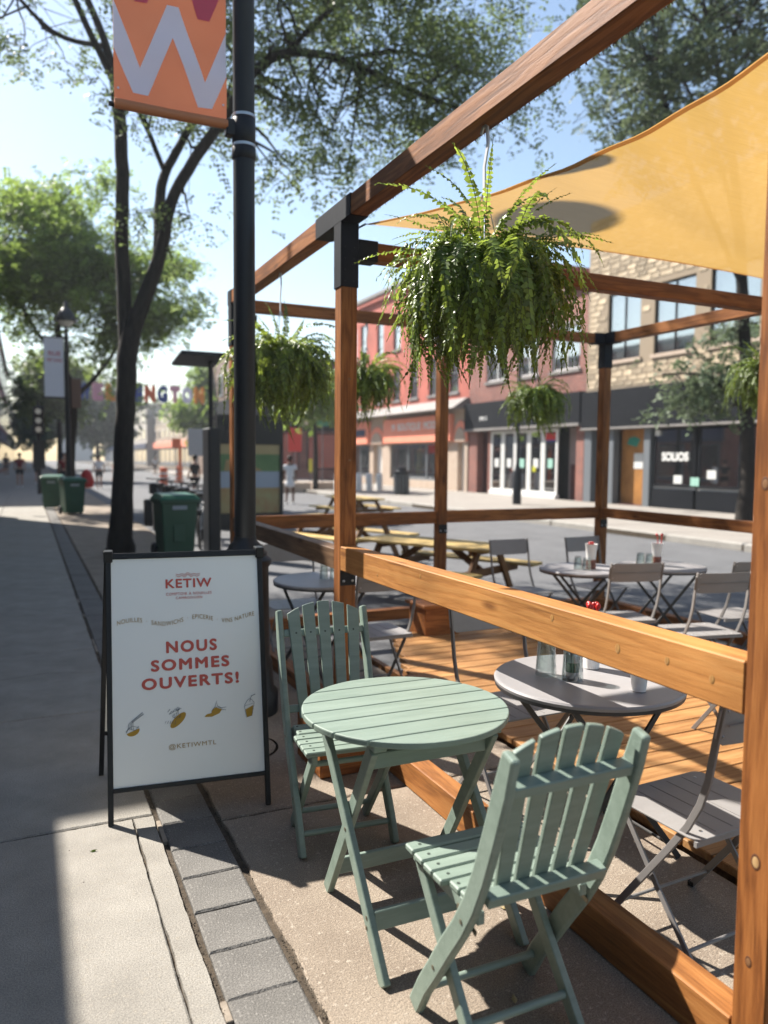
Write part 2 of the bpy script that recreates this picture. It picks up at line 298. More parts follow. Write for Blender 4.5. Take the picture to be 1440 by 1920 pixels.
# ------------------------------------------------------------------ mesh helpers
class MB:
    def __init__(s): s.v = []; s.f = []; s.mi = []; s.cur = 0
    def add(s, vs, fs):
        b = len(s.v); s.v += [tuple(v) for v in vs]
        for f in fs: s.f.append(tuple(b+i for i in f)); s.mi.append(s.cur)
        return s
    def box(s, x0, y0, z0, x1, y1, z1, c=0.0, mx=None):
        if c <= 0:
            vs = [(x, y, z) for x in (x0, x1) for y in (y0, y1) for z in (z0, z1)]
            fs = [(0, 1, 3, 2), (4, 6, 7, 5), (0, 4, 5, 1), (2, 3, 7, 6), (0, 2, 6, 4), (1, 5, 7, 3)]
        else:
            c = min(c, (x1-x0)*.45, (y1-y0)*.45, (z1-z0)*.45)
            lo = (x0, y0, z0); hi = (x1, y1, z1); vs = []; idx = {}
            for sx in (0, 1):
                for sy in (0, 1):
                    for sz in (0, 1):
                        sg = (sx, sy, sz)
                        for ax in range(3):
                            p = []
                            for k in range(3):
                                b = (lo, hi)[sg[k]][k]
                                p.append(b if k == ax else b + (c if sg[k] == 0 else -c))
                            idx[(sg, ax)] = len(vs); vs.append(tuple(p))
            fs = []
            for ax in range(3):
                a, b = [k for k in range(3) if k != ax]
                for sd in (0, 1):
                    q = []
                    for (i, j) in ((0, 0), (1, 0), (1, 1), (0, 1)):
                        g = [0, 0, 0]; g[ax] = sd; g[a] = i; g[b] = j; q.append(idx[(tuple(g), ax)])
                    fs.append(tuple(q))
                for i in (0, 1):
                    for j in (0, 1):
                        g0 = [0, 0, 0]; g0[a] = i; g0[b] = j; g1 = list(g0); g1[ax] = 1
                        g0 = tuple(g0); g1 = tuple(g1)
                        fs.append((idx[(g0, a)], idx[(g0, b)], idx[(g1, b)], idx[(g1, a)]))
            for sx in (0, 1):
                for sy in (0, 1):
                    for sz in (0, 1): fs.append(tuple(idx[((sx, sy, sz), ax)] for ax in range(3)))
        if mx is not None: vs = [mx @ Vector(v) for v in vs]
        return s.add(vs, fs)
    def tube(s, pts, rad, n=8, cap=True):
        pts = [Vector(p) for p in pts]; k = len(pts)
        if not hasattr(rad, '__len__'): rad = [rad]*k
        rings = []; prev = None
        for i, p in enumerate(pts):
            t = (pts[min(i+1, k-1)] - pts[max(i-1, 0)])
            if t.length < 1e-9: t = Vector((0, 0, 1))
            t.normalize()
            if prev is None:
                a = Vector((1, 0, 0)) if abs(t.x) < .8 else Vector((0, 1, 0)); u = t.cross(a).normalized()
            else:
                u = (prev - t*prev.dot(t))
                u = u.normalized() if u.length > 1e-6 else t.orthogonal().normalized()
            prev = u; v = t.cross(u)
            rings.append([p + rad[i]*(math.cos(2*PI*j/n)*u + math.sin(2*PI*j/n)*v) for j in range(n)])
        vs = [q for r in rings for q in r]; fs = []
        for i in range(k-1):
            for j in range(n): fs.append((i*n+j, i*n+(j+1) % n, (i+1)*n+(j+1) % n, (i+1)*n+j))
        if cap: fs.append(tuple(range(n))[::-1]); fs.append(tuple((k-1)*n+j for j in range(n)))
        return s.add(vs, fs)
    def lathe(s, prof, cx=0, cy=0, n=32):
        vs = []; fs = []
        for (r, z) in prof:
            for j in range(n): vs.append((cx+r*math.cos(2*PI*j/n), cy+r*math.sin(2*PI*j/n), z))
        for i in range(len(prof)-1):
            for j in range(n): fs.append((i*n+j, i*n+(j+1) % n, (i+1)*n+(j+1) % n, (i+1)*n+j))
        if prof[0][0] > 1e-5: fs.append(tuple(range(n))[::-1])
        if prof[-1][0] > 1e-5: fs.append(tuple((len(prof)-1)*n+j for j in range(n)))
        return s.add(vs, fs)
    def prism(s, poly, axis, a0, a1):
        """poly: 2-D outline extruded along axis (0,1,2) from a0 to a1"""
        k = len(poly); o = [i for i in range(3) if i != axis]; vs = []
        for a in (a0, a1):
            for (p, q) in poly:
                v = [0, 0, 0]; v[axis] = a; v[o[0]] = p; v[o[1]] = q; vs.append(tuple(v))
        fs = [tuple(range(k)), tuple(range(k, 2*k))[::-1]] + [(i, (i+1) % k, k+(i+1) % k, k+i) for i in range(k)]
        return s.add(vs, fs)
    def sweep(s, pts, wd, x0, x1):
        """flat bar following (y,z) points, width wd in the plane, from x0 to x1"""
        pts = [Vector(p) for p in pts]; L = []; Rr = []; k = len(pts)
        if not hasattr(wd, '__len__'): wd = [wd]*k
        for i, p in enumerate(pts):
            t = (pts[min(i+1, k-1)]-pts[max(i-1, 0)]).normalized(); nn = Vector((-t.y, t.x))
            L.append(p+nn*wd[i]/2); Rr.append(p-nn*wd[i]/2)
        vs = []
        for (x) in (x0, x1):
            for q in L: vs.append((x, q.x, q.y))
            for q in Rr: vs.append((x, q.x, q.y))
        fs = []
        for i in range(k-1):
            fs.append((i, i+1, k+i+1, k+i)); fs.append((2*k+i, 3*k+i, 3*k+i+1, 2*k+i+1))
            fs.append((i, 2*k+i, 2*k+i+1, i+1)); fs.append((k+i, k+i+1, 3*k+i+1, 3*k+i))
        fs.append((0, k, 3*k, 2*k)); fs.append((k-1, 3*k-1, 4*k-1, 2*k-1))
        return s.add(vs, fs)
    def build(s, name, mats, parent=None, smooth=False, mx=None, bevel=0.0, fix=True):
        me = bpy.data.meshes.new(name); me.from_pydata(s.v, [], s.f)
        if not isinstance(mats, (list, tuple)): mats = [mats]
        for m_ in mats: me.materials.append(m_)
        if len(mats) > 1: me.polygons.foreach_set('material_index', s.mi)
        if smooth: me.polygons.foreach_set('use_smooth', [True]*len(me.polygons))
        if fix:
            import bmesh
            b = bmesh.new(); b.from_mesh(me); bmesh.ops.recalc_face_normals(b, faces=b.faces); b.to_mesh(me); b.free()
        if smooth:
            try: me.set_sharp_from_angle(angle=math.radians(40))
            except Exception: pass
        me.update()
        return link(name, me, parent, mx, bevel)

def link(name, me, parent=None, mx=None, bevel=0.0):
    o = bpy.data.objects.new(name, me); C.objects.link(o)
    if parent is not None: o.parent = parent
    if mx is not None: o.matrix_local = mx
    if bevel:
        bm_ = o.modifiers.new('bevel', 'BEVEL'); bm_.width = bevel; bm_.segments = 2; bm_.limit_method = 'ANGLE'; bm_.angle_limit = math.radians(35)
    return o
def tag(o, label=None, cat=None, group=None, kind=None):
    if label: o['label'] = label
    if cat: o['category'] = cat
    if group: o['group'] = group
    if kind: o['kind'] = kind
    return o
def thing(name, label, cat, loc=(0, 0, 0), rz=0, group=None):
    o = bpy.data.objects.new(name, None); C.objects.link(o); o.location = loc; o.rotation_euler = (0, 0, rz); o.empty_display_size = .1
    return tag(o, label, cat, group)
CHN = {}
def kids(o): return [c for c in bpy.data.objects if c.parent == o]
def dup(o, parent=None, loc=None, rz=None, label=None):
    c = o.copy(); C.objects.link(c)
    if parent is not None:
        c.parent = parent; c.matrix_parent_inverse = o.matrix_parent_inverse.copy()
    if loc is not None: c.location = loc
    if rz is not None: c.rotation_euler = (0, 0, rz)
    if label: c['label'] = label
    for k in kids(o): dup(k, c)
    return c
def timber(name, p0, p1, wd, ht, mt, parent, c=.004, upv=(0, 0, 1), label=None):
    """square-sawn board from p0 to p1; wd across, ht along upv"""
    p0, p1 = Vector(p0), Vector(p1); d = (p1-p0); L = d.length; x = d.normalized()
    z = Vector(upv); z = (z-x*z.dot(x)); z = z.normalized() if z.length > 1e-4 else Vector((0, 1, 0)); y = z.cross(x)
    mx = Matrix((x, y, z)).transposed().to_4x4(); mx.translation = p0
    b = MB().box(0, -wd/2, -ht/2, L, wd/2, ht/2, c)
    o = b.build(name, mt, parent, mx=mx)
    if label: o['label'] = label
    return o
def text_mesh(body, bold=0.0, spacing=1.0, ext=0.0):
    cu = bpy.data.curves.new('lettering', 'FONT'); cu.body = body; cu.size = 1; cu.align_x = 'CENTER'; cu.offset = bold; cu.space_character = spacing; cu.extrude = ext
    cu.resolution_u = 4
    o = bpy.data.objects.new('lettering', cu); C.objects.link(o)
    me = bpy.data.meshes.new_from_object(o)
    C.objects.unlink(o); bpy.data.objects.remove(o)
    return me
def lettering(name, body, wdt, hgt, mt, parent, mx, bold=.0, spacing=1.0, warp=None, ext=0.002):
    """lettering fitted to a width and a height, centred on mx's origin, in its local xy plane"""
    me = text_mesh(body, 0, spacing, ext*8)
    if bold > .006:
        cc = [tuple(v.co) for v in me.vertices]; ff = [tuple(p.vertices) for p in me.polygons]; n0 = len(cc); V2 = list(cc); F2 = list(ff); q = 0
        for k in range(8):
            dx, dy = bold*1.5*math.cos(k*PI/4), bold*1.5*math.sin(k*PI/4); q += 1
            V2 += [(c_[0]+dx, c_[1]+dy, c_[2]+.0035*q) for c_ in cc]; F2 += [tuple(i+n0*q for i in f) for f in ff]
        me = bpy.data.meshes.new(name); me.from_pydata(V2, [], F2)
    a = np.array([v.co[:] for v in me.vertices]); lo = a.min(0); hi = a.max(0)
    a[:, 2] = (a[:, 2]-lo[2])/max(hi[2]-lo[2], 1e-9)*ext*2-ext
    a[:, 0] = (a[:, 0]-(lo[0]+hi[0])/2)/(hi[0]-lo[0])*wdt; a[:, 1] = (a[:, 1]-(lo[1]+hi[1])/2)/(hi[1]-lo[1])*hgt
    if warp: a[:, 1] += warp(a[:, 0])
    me.vertices.foreach_set('co', a.ravel()); me.materials.clear(); me.materials.append(mt); me.update()
    o = bpy.data.objects.new(name, me); C.objects.link(o); o.parent = parent; o.matrix_local = mx
    return o
def fast_mesh(name, V, F, mats, parent=None, mi=None, smooth=False):
    me = bpy.data.meshes.new(name); nv = len(V); nf, k = F.shape
    me.vertices.add(nv); me.vertices.foreach_set('co', V.astype(np.float32).ravel())
    me.loops.add(nf*k); me.loops.foreach_set('vertex_index', F.astype(np.int32).ravel())
    me.polygons.add(nf); me.polygons.foreach_set('loop_start', np.arange(0, nf*k, k, dtype=np.int32))
    me.polygons.foreach_set('loop_total', np.full(nf, k, dtype=np.int32))
    for m_ in (mats if isinstance(mats, (list, tuple)) else [mats]): me.materials.append(m_)
    if mi is not None: me.polygons.foreach_set('material_index', mi)
    me.update(calc_edges=True); me.validate()
    return link(name, me, parent)

# ------------------------------------------------------------------ ground, road, pavements
def sheet(name, x0, y0, x1, y1, z, mt, th=.1):
    o = MB().box(x0, y0, z-th, x1, y1, z).build(name, mt); return tag(o, kind='structure')
sheet('ground', -44, -11.5, 47, 269, -.16, M['ground'], .2)
sheet('road', 2.30, -6, 11.25, 268, -.05, M['asphalt'], .08)
sheet('bedding', -2.2, -2, 2.27, 260, -.018, M['soil'], .08)
fw = bpy.data.objects.new('far_pavement', None); C.objects.link(fw); tag(fw, kind='structure')
for j in range(60):
    for i in range(3):
        x0 = 11.42 + i*2.09; y0 = 2 + j*1.9
        if j > 45: break
        if i == 0 and j == 0: mef = MB().box(0, 0, 0, 2.075, 1.885, .12, .008).build('paving_slab', M['farwalk'], fw, mx=Matrix.Translation((x0, y0, -.05)))
        else: link('paving_slab', mef.data, fw, Matrix.Translation((x0, y0, -.05+R.uniform(-.002, .002))))
sheet('far_bedding', 11.25, -4, 17.7, 268, .055, M['soil'], .1)
kb = bpy.data.objects.new('far_kerb', None); C.objects.link(kb); tag(kb, kind='structure')
for j in range(50):
    if j == 0: k0 = MB().box(0, 0, 0, .16, 1.79, .15, .02).build('kerb_stone', M['kerb'], kb, mx=Matrix.Translation((11.25, 4, -.07)))
    else: link('kerb_stone', k0.data, kb, Matrix.Translation((11.25+R.uniform(-.006, .006), 4+j*1.8, -.07+R.uniform(-.005, .005))))

def slab(name, x0, y0, x1, y1, mt, parent, z=0.0, jit=0.0, seg=.06):
    """concrete slab with slightly worn, wavering edges"""
    V = []; n1 = max(2, int((x1-x0)/seg)); n2 = max(2, int((y1-y0)/seg)); pts = []
    n1 = min(n1, 60); n2 = min(n2, 170)
    for i in range(n1): pts.append((x0+(x1-x0)*i/n1, y0, 0, 1))
    for i in range(n2): pts.append((x1, y0+(y1-y0)*i/n2, -1, 0))
    for i in range(n1): pts.append((x1-(x1-x0)*i/n1, y1, 0, -1))
    for i in range(n2): pts.append((x0, y1-(y1-y0)*i/n2, 1, 0))
    cx, cy = (x0+x1)/2, (y0+y1)/2; k = len(pts); inner = []; outer = []
    ph = [R.uniform(0, 6) for _ in range(3)]
    for (px, py, ix, iy) in pts:
        ar = px*7.3+py; d = jit*max(0, .45+.4*math.sin(ar*9+ph[0])+.35*math.sin(ar*23+ph[1])+.22*math.sin(ar*61+ph[2])+R.uniform(-.12, .12)); x = px+ix*d; y = py+iy*d
        outer.append((x-cx, y-cy)); dx, dy = (cx-px), (cy-py); L = max(.01, math.hypot(dx, dy))
        inner.append((x-cx+dx/L*.008, y-cy+dy/L*.008))
    vs = [(a, b, -.05) for a, b in outer]+[(a, b, -.005) for a, b in outer]+[(a, b, 0) for a, b in inner]
    fs = []
    for i in range(k):
        j = (i+1) % k; fs.append((i, j, k+j, k+i)); fs.append((k+i, k+j, 2*k+j, 2*k+i))
    fs.append(tuple(2*k+i for i in range(k)))
    b = MB(); b.add(vs, fs)
    return b.build(name, mt, parent, mx=Matrix.Translation((cx, cy, z)), fix=False)
walk = bpy.data.objects.new('sidewalk', None); C.objects.link(walk); tag(walk, kind='structure')
ys = [-.6, .2, 1.70-1.55+1.5, 3.245, 4.74, 6.32, 7.85, 9.4, 11, 12.6, 14.2, 15.8, 17.4, 19, 20.6, 22.2, 24, 26, 28, 31, 34, 38, 44, 52, 62, 80, 110, 160]
ys[1] = .15; ys[2] = 1.69
for j in range(len(ys)-1):
    y0, y1 = ys[j]+.003, ys[j+1]-.003
    if j == 2:
        slab('paving_slab', -.62, ys[1]+.003, .3665, 3.242, M['slab'], walk, jit=.003, seg=.02)
        slab('paving_slab', -2.2, ys[1]+.003, -.626, 3.242, M['slab'], walk, jit=.006)
        slab('paving_slab', .370, ys[1]+.003, .450, 3.242, M['slab'], walk, jit=.004, seg=.02)
        continue
    if j == 1: continue
    slab('paving_slab', -.62, y0, .450, y1, M['slab'], walk, jit=.005, seg=.03)
    slab('paving_slab', -2.2, y0, -.626, y1, M['slab'], walk, jit=.006)
slab('paving_slab', .371, -.6, .442, .15, M['slab'], walk)
strip = bpy.data.objects.new('granite_strip', None); C.objects.link(strip); tag(strip, kind='structure')
py = [.6, .83, 1.06, 1.30, 1.54, 1.78, 2.014, 2.241, 2.465, 2.688, 2.905, 3.133, 3.359, 3.6, 3.85, 4.1, 4.4, 4.75, 5.6, 6.1, 6.6]
while py[-1] < 30: py.append(py[-1]+R.choice((.45, .6, .9)))
for i in range(len(py)-1):
    g = slab('paving_stone', .472, py[i]+.0018, .680, py[i+1]-.0018, M['granite'], strip, z=R.uniform(-.003, .002), jit=.0014, seg=.02)
slab('paving_stone', .46, 30, .69, 200, M['kerb'], strip)
patio = bpy.data.objects.new('patio_pavement', None); C.objects.link(patio); tag(patio, kind='structure')
pys = [-.5, 3.08, 6.2, 9.3, 12.0, 13.6, 16.8, 20, 24, 30, 40, 60, 120, 200]
for j in range(len(pys)-1):
    slab('paving_slab', .702, pys[j]+.003, 2.27, pys[j+1]-.003, M['patio'], patio, z=-.001, jit=.008, seg=.02)
# pale mortar lips and grit along the strip
mo = MB()
for x0, x1 in ((.452, .474), (.680, .690)):
    y = .4
    while y < 9:
        L = R.uniform(.03, .30); wv = R.uniform(.003, .008)
        if R.random() < .42: mo.box(x0+R.uniform(0, .004), y, -.03, x1-wv*.5, y+L, -.004+R.uniform(-.003, .002), .002)
        y += L+R.uniform(.0, .05)
tag(mo.build('mortar', M['mortar']), kind='structure')
gr = MB()
for k in range(4200):
    u = R.random(); y = .5+9*R.random()**1.6
    if u < .42: x = R.gauss(.447, .006)
    elif u < .84: x = R.gauss(.700, .008)
    elif u < .90: x = R.gauss(.368, .004)
    else: x = R.uniform(-.5, 2.1); 
    if u >= .9 and R.random() < .6: continue
    if u > .42 and u < .84 and math.sin(y*6.1)+.6*math.sin(y*13+2) > .75: x += abs(R.gauss(0, .035))
    s_ = R.uniform(.0012, .0042); zz = -.004 if u < .9 else 0
    a = R.random()*6
    vs = [(x+s_*math.cos(a+q*2.1)*R.uniform(.7, 1.3), y+s_*math.sin(a+q*2.1)*R.uniform(.7, 1.3), zz) for q in range(3)]+[(x, y, zz+s_*R.uniform(.5, 1))]
    gr.add(vs, [(0, 1, 3), (1, 2, 3), (2, 0, 3)])
tag(gr.build('grit', M['pebble']), 'loose grit and dirt along the joints of the pavement', 'grit', kind='stuff')

# cracks in the concrete, dark dirt sheets a little proud
def crack(pts, wd):
    b = MB(); out = []
    for i in range(len(pts)-1):
        a, c = Vector(pts[i]), Vector(pts[i+1]); n = max(2, int((c-a).length/.03))
        for k in range(n): out.append(a.lerp(c, k/n)+Vector((R.gauss(0, .004), R.gauss(0, .004))))
    out.append(Vector(pts[-1])); L = []; Q = []
    for i, p in enumerate(out):
        t = (out[min(i+1, len(out)-1)]-out[max(0, i-1)]).normalized(); nn = Vector((-t.y, t.x)); h = wd*R.uniform(.3, 1)
        L.append((*(p+nn*h), .002)); Q.append((*(p-nn*h), .002))
    k = len(L); b.add(L+Q, [(i, i+1, k+i+1, k+i) for i in range(k-1)])
    tag(b.build('pavement_crack', M['soil'], patio))
crack([(1.18, 1.0), (1.02, 1.35), (.98, 1.6)], .0012); crack([(2.25, 3.9), (1.9, 3.7), (1.62, 3.2), (1.7, 2.9)], .003)
crack([(-.55, 5.75), (-.3, 5.62), (.1, 5.7), (.4, 5.6)], .004)

mh = MB().lathe([(0, .0025), (.17, .0025), (.175, .001)], .98, 3.82, 36).build('cover', M['patio'], None); tag(mh, 'round concrete utility cover in the pavement right behind the sandwich board', 'cover')
MB().lathe([(.176, .0015), (.186, .0015)], .98, 3.82, 36).build('rim', M['soil'], mh, fix=False)

# ------------------------------------------------------------------ A-frame sign
def sign():
    L = Vector((.281, 3.211, 0)); Rr = Vector((.92, 3.14, 0)); ax = (Rr-L); W = ax.length; ax.normalize()
    t = thing('sandwich_board', 'white A-frame sandwich board reading NOUS SOMMES OUVERTS! in a black frame on the pavement', 'sandwich board', L, math.atan2(ax.y, ax.x))
    ht = 1.085; lean = .235; up_ = Vector((0, lean, ht)).normalized(); S = math.hypot(lean, ht)
    nrm = Vector((0, -up_.z, up_.y))
    # local frame of the leaning front: x across, y up the board, z towards the viewer
    fm = Matrix((Vector((1, 0, 0)), up_, nrm)).transposed().to_4x4()
    e = .011
    fr = MB()
    fr.box(-e, 0, -.013, e, S, .013, .002); fr.box(W-e, 0, -.013, W+e, S, .013, .002)
    fr.box(e, S-.026, -.012, W-e, S, .012, .002); fr.box(e, .125, -.012, W-e, .143, .012, .002)
    fr.build('front_frame', M['black'], t, mx=fm)
    z0, z1 = .143, S-.026
    pn = MB().box(e, z0, -.006, W-e, z1, .004).build('panel', M['panel'], t, mx=fm)
    # back half
    bm = Matrix((Vector((1, 0, 0)), Vector((0, -lean*1.25, ht)).normalized(), Vector((0, ht, lean*1.25)).normalized())).transposed().to_4x4()
    bm.translation = Vector((-.052, .235+lean*1.25+.015, 0))
    bm = bm @ Matrix.Rotation(-.042, 4, 'Z')
    S2 = math.hypot(lean*1.25, ht); bk = MB()
    bk.box(-e, 0, -.012, e, S2, .012, .002); bk.box(W-e, 0, -.012, W+e, S2, .012, .002); bk.box(e, .22, -.010, W-e, .24, .010, .002); bk.box(e, S2-.03, -.012, W-e, S2-.004, .012, .002)
    bk.build('back_frame', M['black'], t, mx=bm)
    MB().box(e, .24, -.004, W-e, S2-.03, .003).build('back_panel', M['panel'], t, mx=bm)
    for x in (.0, W): MB().box(x-.018, lean-.03, ht-.035, x+.018, lean+.045, ht+.012, .003).build('hinge', M['black'], t)
    PH = z1-z0; PW = W-2*e
    def at(u, v, dz=.006): return fm @ Matrix.Translation((e+u*PW, z1-v*PH, dz))
    def txt(s_, u, v, w_, h_, mt, bold, warp=None, sp=1.0):
        lettering('lettering', s_, w_*PW, h_*PH, mt, t, at(u, v), bold, sp, warp, ext=.0004)
    txt('KETIW', .515, .120, .315, .042, M['signred'], .018, sp=1.12)
    txt('COMPTOIR À NOUILLES', .515, .166, .31, .0165, M['signred'], .004, sp=1.2)
    txt('CAMBODGIEN', .515, .1865, .18, .0115, M['signred'], .004, sp=1.2)
    wv = MB()
    for r_ in range(2):
        pts = []
        for k in range(33):
            a = k/32.; amp = .006 if .3 < a < .7 else .0035
            pts.append(((a-.5)*.165*PW, -r_*.008+amp*PH*math.sin(a*PI*8+PI/2)*.8+(.003 if .4 < a < .6 else 0), 0))
        wv.tube(pts, .0011, 4)
    wv.build('wave_emblem', M['signred'], t, mx=at(.51, .078, .0052))
    lam = PW*.465
    txt('NOUILLES  ·  SANDWICHS  ·  EPICERIE  ·  VINS NATURE', .50, .288, .93, .020, M['signgold'], .004,
        warp=lambda x: .0125*PH*np.sin((x/PW+.5)*2*PI*2.35-1.35+.9), sp=1.12)
    txt('NOUS', .525, .408, .345, .054, M['signred'], .026, sp=1.22)
    txt('SOMMES', .515, .487, .53, .052, M['signred'], .026, sp=1.22)
    txt('OUVERTS!', .515, .566, .655, .052, M['signred'], .026, sp=1.22)
    txt('@KETIWMTL', .515, .850, .315, .026, M['signgold'], .004, sp=1.15)
    # four little food drawings: ochre shapes with thin ink lines
    def ell(b, cx, cy, rx, ry, a, n=18, half=False):
        pts = []
        for k in range(n):
            q = (PI + PI*k/(n-1)) if half else 2*PI*k/n
            x, y = rx*math.cos(q), ry*math.sin(q); pts.append((cx+x*math.cos(a)-y*math.sin(a), cy+x*math.sin(a)+y*math.cos(a)))
        b.prism(pts, 2, 0, .0006); return [(p[0], p[1], .001) for p in pts]
    def icon(u, v, kind):
        y = MB(); k = MB(); ln = lambda pts, r_=.0008: k.tube([(p[0], p[1], .001) for p in pts], r_, 4)
        if kind == 0:
            ell(y, .006, -.024, .027, .020, .35, half=True)
            ln([(-.022+.0527*i/12*.98, -.026+.018*i/12+.008*math.sin(i*.55)) for i in range(13)]); ln([(-.02, -.03), (-.012, -.012), (.006, -.003), (.028, -.012)])
            ln([(.0, .014), (.045, .048)], .0013); ln([(.003, .011), (.05, .042)], .0013)
            for q in range(4): ln([(-.008+q*.005, .012), (-.012+q*.006, -.004), (-.014+q*.008, -.02)])
        if kind == 1:
            ell(y, .014, -.012, .042, .017, .75)
            for q in range(9):
                a = R.uniform(-.035, .02); c_ = R.uniform(-.005, .035); ln([(a, c_), (a+R.uniform(.006, .018), c_+R.uniform(-.008, .012)), (a+.01, c_+.012), (a, c_)])
            for q in range(5): ln([(-.04+.01*q, -.02-.002*q), (-.036+.01*q, -.012)])
        if kind == 2:
            y.prism([(-.042, -.018), (-.01, -.02), (.022, -.008), (.034, .008), (.006, .018), (-.006, .012), (-.012, -.004), (-.032, -.008)], 2, 0, .0006)
            ln([(-.012, .002), (.004, .022), (.012, .045), (.014, .024), (.03, .014), (.052, .016)]); ln([(.032, .006), (.05, .004)]); ln([(.002, .02), (.02, .018), (.034, .012)])
        if kind == 3:
            y.prism([(-.015, -.012), (.020, .004), (.012, -.040), (-.010, -.046)], 2, 0, .0006)
            ln([(-.019, .004), (-.012, -.046), (.012, -.040), (.024, .012), (-.019, .004)])
            ln([(-.019+.043*i/8, .006+.008*i/8+.022*math.sin(PI*i/8)) for i in range(9)]); ln([(.004, .02), (.012, .044), (.03, .05)], .0012)
        y.build('drawing_fill', M['signyellow'], t, mx=at(u, v, .0050)); k.build('drawing_line', M['signink'], t, mx=at(u, v, .0058))
    icon(.118, .738, 0); icon(.40, .722, 1); icon(.665, .713, 2); icon(.905, .703, 3)
    return t
sign()

# ------------------------------------------------------------------ lamp post with banner (near)
def lamp_post():
    x, y = 1.15, 4.39
    t = thing('lamp_post', 'tall blue-black lamp post with flared cast base, standing behind the sandwich board', 'lamp post', (x, y, 0))
    MB().lathe([(.0615, .98), (.0605, 3.0), (.059, 4.74), (.066, 4.75), (.066, 4.79), (.03, 4.83), (0, 4.84)], n=28).build('pole', M['polepaint'], t, smooth=True)
    MB().lathe([(.19, 0), (.19, .12), (.165, .15), (.155, .30), (.14, .34), (.135, .86), (.15, .88), (.152, .905), (.125, .93), (.128, .945), (.098, .975), (.095, .99), (.070, 1.012), (.064, 1.04)], n=28).build('base', M['polepaint'], t, smooth=True)
    for z in (3.24, 3.40):
        MB().lathe([(.064, z), (.0665, z+.002), (.0665, z+.016), (.064, z+.018)], n=28).build('strap', M['steel'], t, smooth=True)
    MB().lathe([(.060, 3.17), (.067, 3.18), (.067, 3.235), (.064, 3.24)], n=28).build('clamp', M['black'], t, smooth=True)
    MB().lathe([(.0625, 3.258), (.0655, 3.262), (.0655, 3.395), (.0625, 3.399)], n=28).build('clamp', M['black'], t, smooth=True)
    b = MB(); b.tube([(-.05, 0, 3.335), (-.72, 0, 3.345)], .013, 10); b.build('banner_arm', M['black'], t, smooth=True)
    b = MB(); b.tube([(-.05, 0, 4.31), (-.72, 0, 4.31)], .013, 10); b.build('banner_arm', M['black'], t, smooth=True)
    b = MB(); b.box(-.105, -.03, 3.29, -.045, .03, 3.38, .006); b.build('arm_socket', M['black'], t)
    # banner, its own thing
    bx0, bx1, zb = .458, 1.052, 3.36
    bt = thing('street_banner', 'orange banner with pale zigzag W and raspberry shapes hanging from the tall lamp post', 'banner', (bx0, y, zb))
    W = bx1-bx0
    def px(u, v):      # outline digitised in photo pixels -> banner metres
        k = W/210.0; return ((u-213)*k, ((185+(u-213)*.243)-v)*k)
    def wob(xx, zz): return .012*math.sin(xx*9+zz*3)*min(1, zz*4)+.006*math.sin(zz*14+xx*4)*min(1, zz*4)
    def cloth(poly, dy, name, mt, dens=14):
        import bmesh
        me = bpy.data.meshes.new(name); bmn = bmesh.new()
        vv = [bmn.verts.new((p[0], 0, p[1])) for p in poly]; bmn.faces.new(vv)
        for ax, hi in (((1, 0, 0), W), ((0, 0, 1), 1.5)):
            k = 1
            while k*.05 < hi:
                co = Vector(ax)*k*.05
                bmesh.ops.bisect_plane(bmn, geom=bmn.verts[:]+bmn.edges[:]+bmn.faces[:], plane_co=co, plane_no=ax); k += 1
        bmesh.ops.triangulate(bmn, faces=bmn.faces)
        for v in bmn.verts: v.co.y = wob(v.co.x, v.co.z)+dy
        bmn.to_mesh(me); bmn.free(); me.materials.append(mt)
        for p_ in me.polygons: p_.use_smooth = True
        return link(name, me, bt)
    cloth([(0, 0), (W, 0), (W, .95), (0, .95)], 0, 'cloth', M['bannerorange'])
    zig = [(213, -2), (260, 126), (310, 15), (331, 20), (380, 160), (423, 66), (423, 150), (394, 209), (367, 204), (320, 75), (274, 178), (247, 171), (213, 88)]
    for q, mt in ((zig, 'bannerwhite'), ([(245, -6), (252, 5), (274, 10), (281, -6)], 'bannerpink'), ([(350, -12), (367, 41), (390, 45), (416, -12)], 'bannerpink')):
        pts = [px(*p) for p in q]
        pts = [(min(max(a, .001), W-.001), max(b_, .012)) for a, b_ in pts]
        cloth(pts, -.004, 'print', M[mt]); 
    b = MB(); b.tube([(-.001, -.012, -.012), (W*.5, -.014, -.016), (W+.001, -.012, -.012)], .026, 14); b.build('hem', M['bannerorange'], bt, smooth=True)
    for (xx, zz) in ((.02, .07), (W-.02, .09)):
        MB().lathe([(.006, -.002), (.006, .002)], n=10).build('grommet', M['steel'], bt, mx=Matrix.Translation((xx, -.008, zz)) @ Matrix.Rotation(PI/2, 4, 'X'))
lamp_post()
wl = thing('bracket_lamp', 'round shallow lamp on a long thin wall bracket high above the pavement', 'lamp', (.50, 6.75, 6.68))  # out-of-view disc added only to throw the round shadow onto the sail
MB().lathe([(.03, .14), (.10, .12), (.22, .08), (.30, .03), (.30, 0), (0, 0)], n=36).build('lamp_shade', M['lamphead'], wl, smooth=True)
b = MB(); b.tube([(0, 0, .13), (-.1, .15, .22), (-1.2, 1.95, .34), (-2.70, 4.25, .30)], [.012, .014, .02, .03], 8); b.build('bracket', M['black'], wl, smooth=True)  # arm made up to carry the added disc

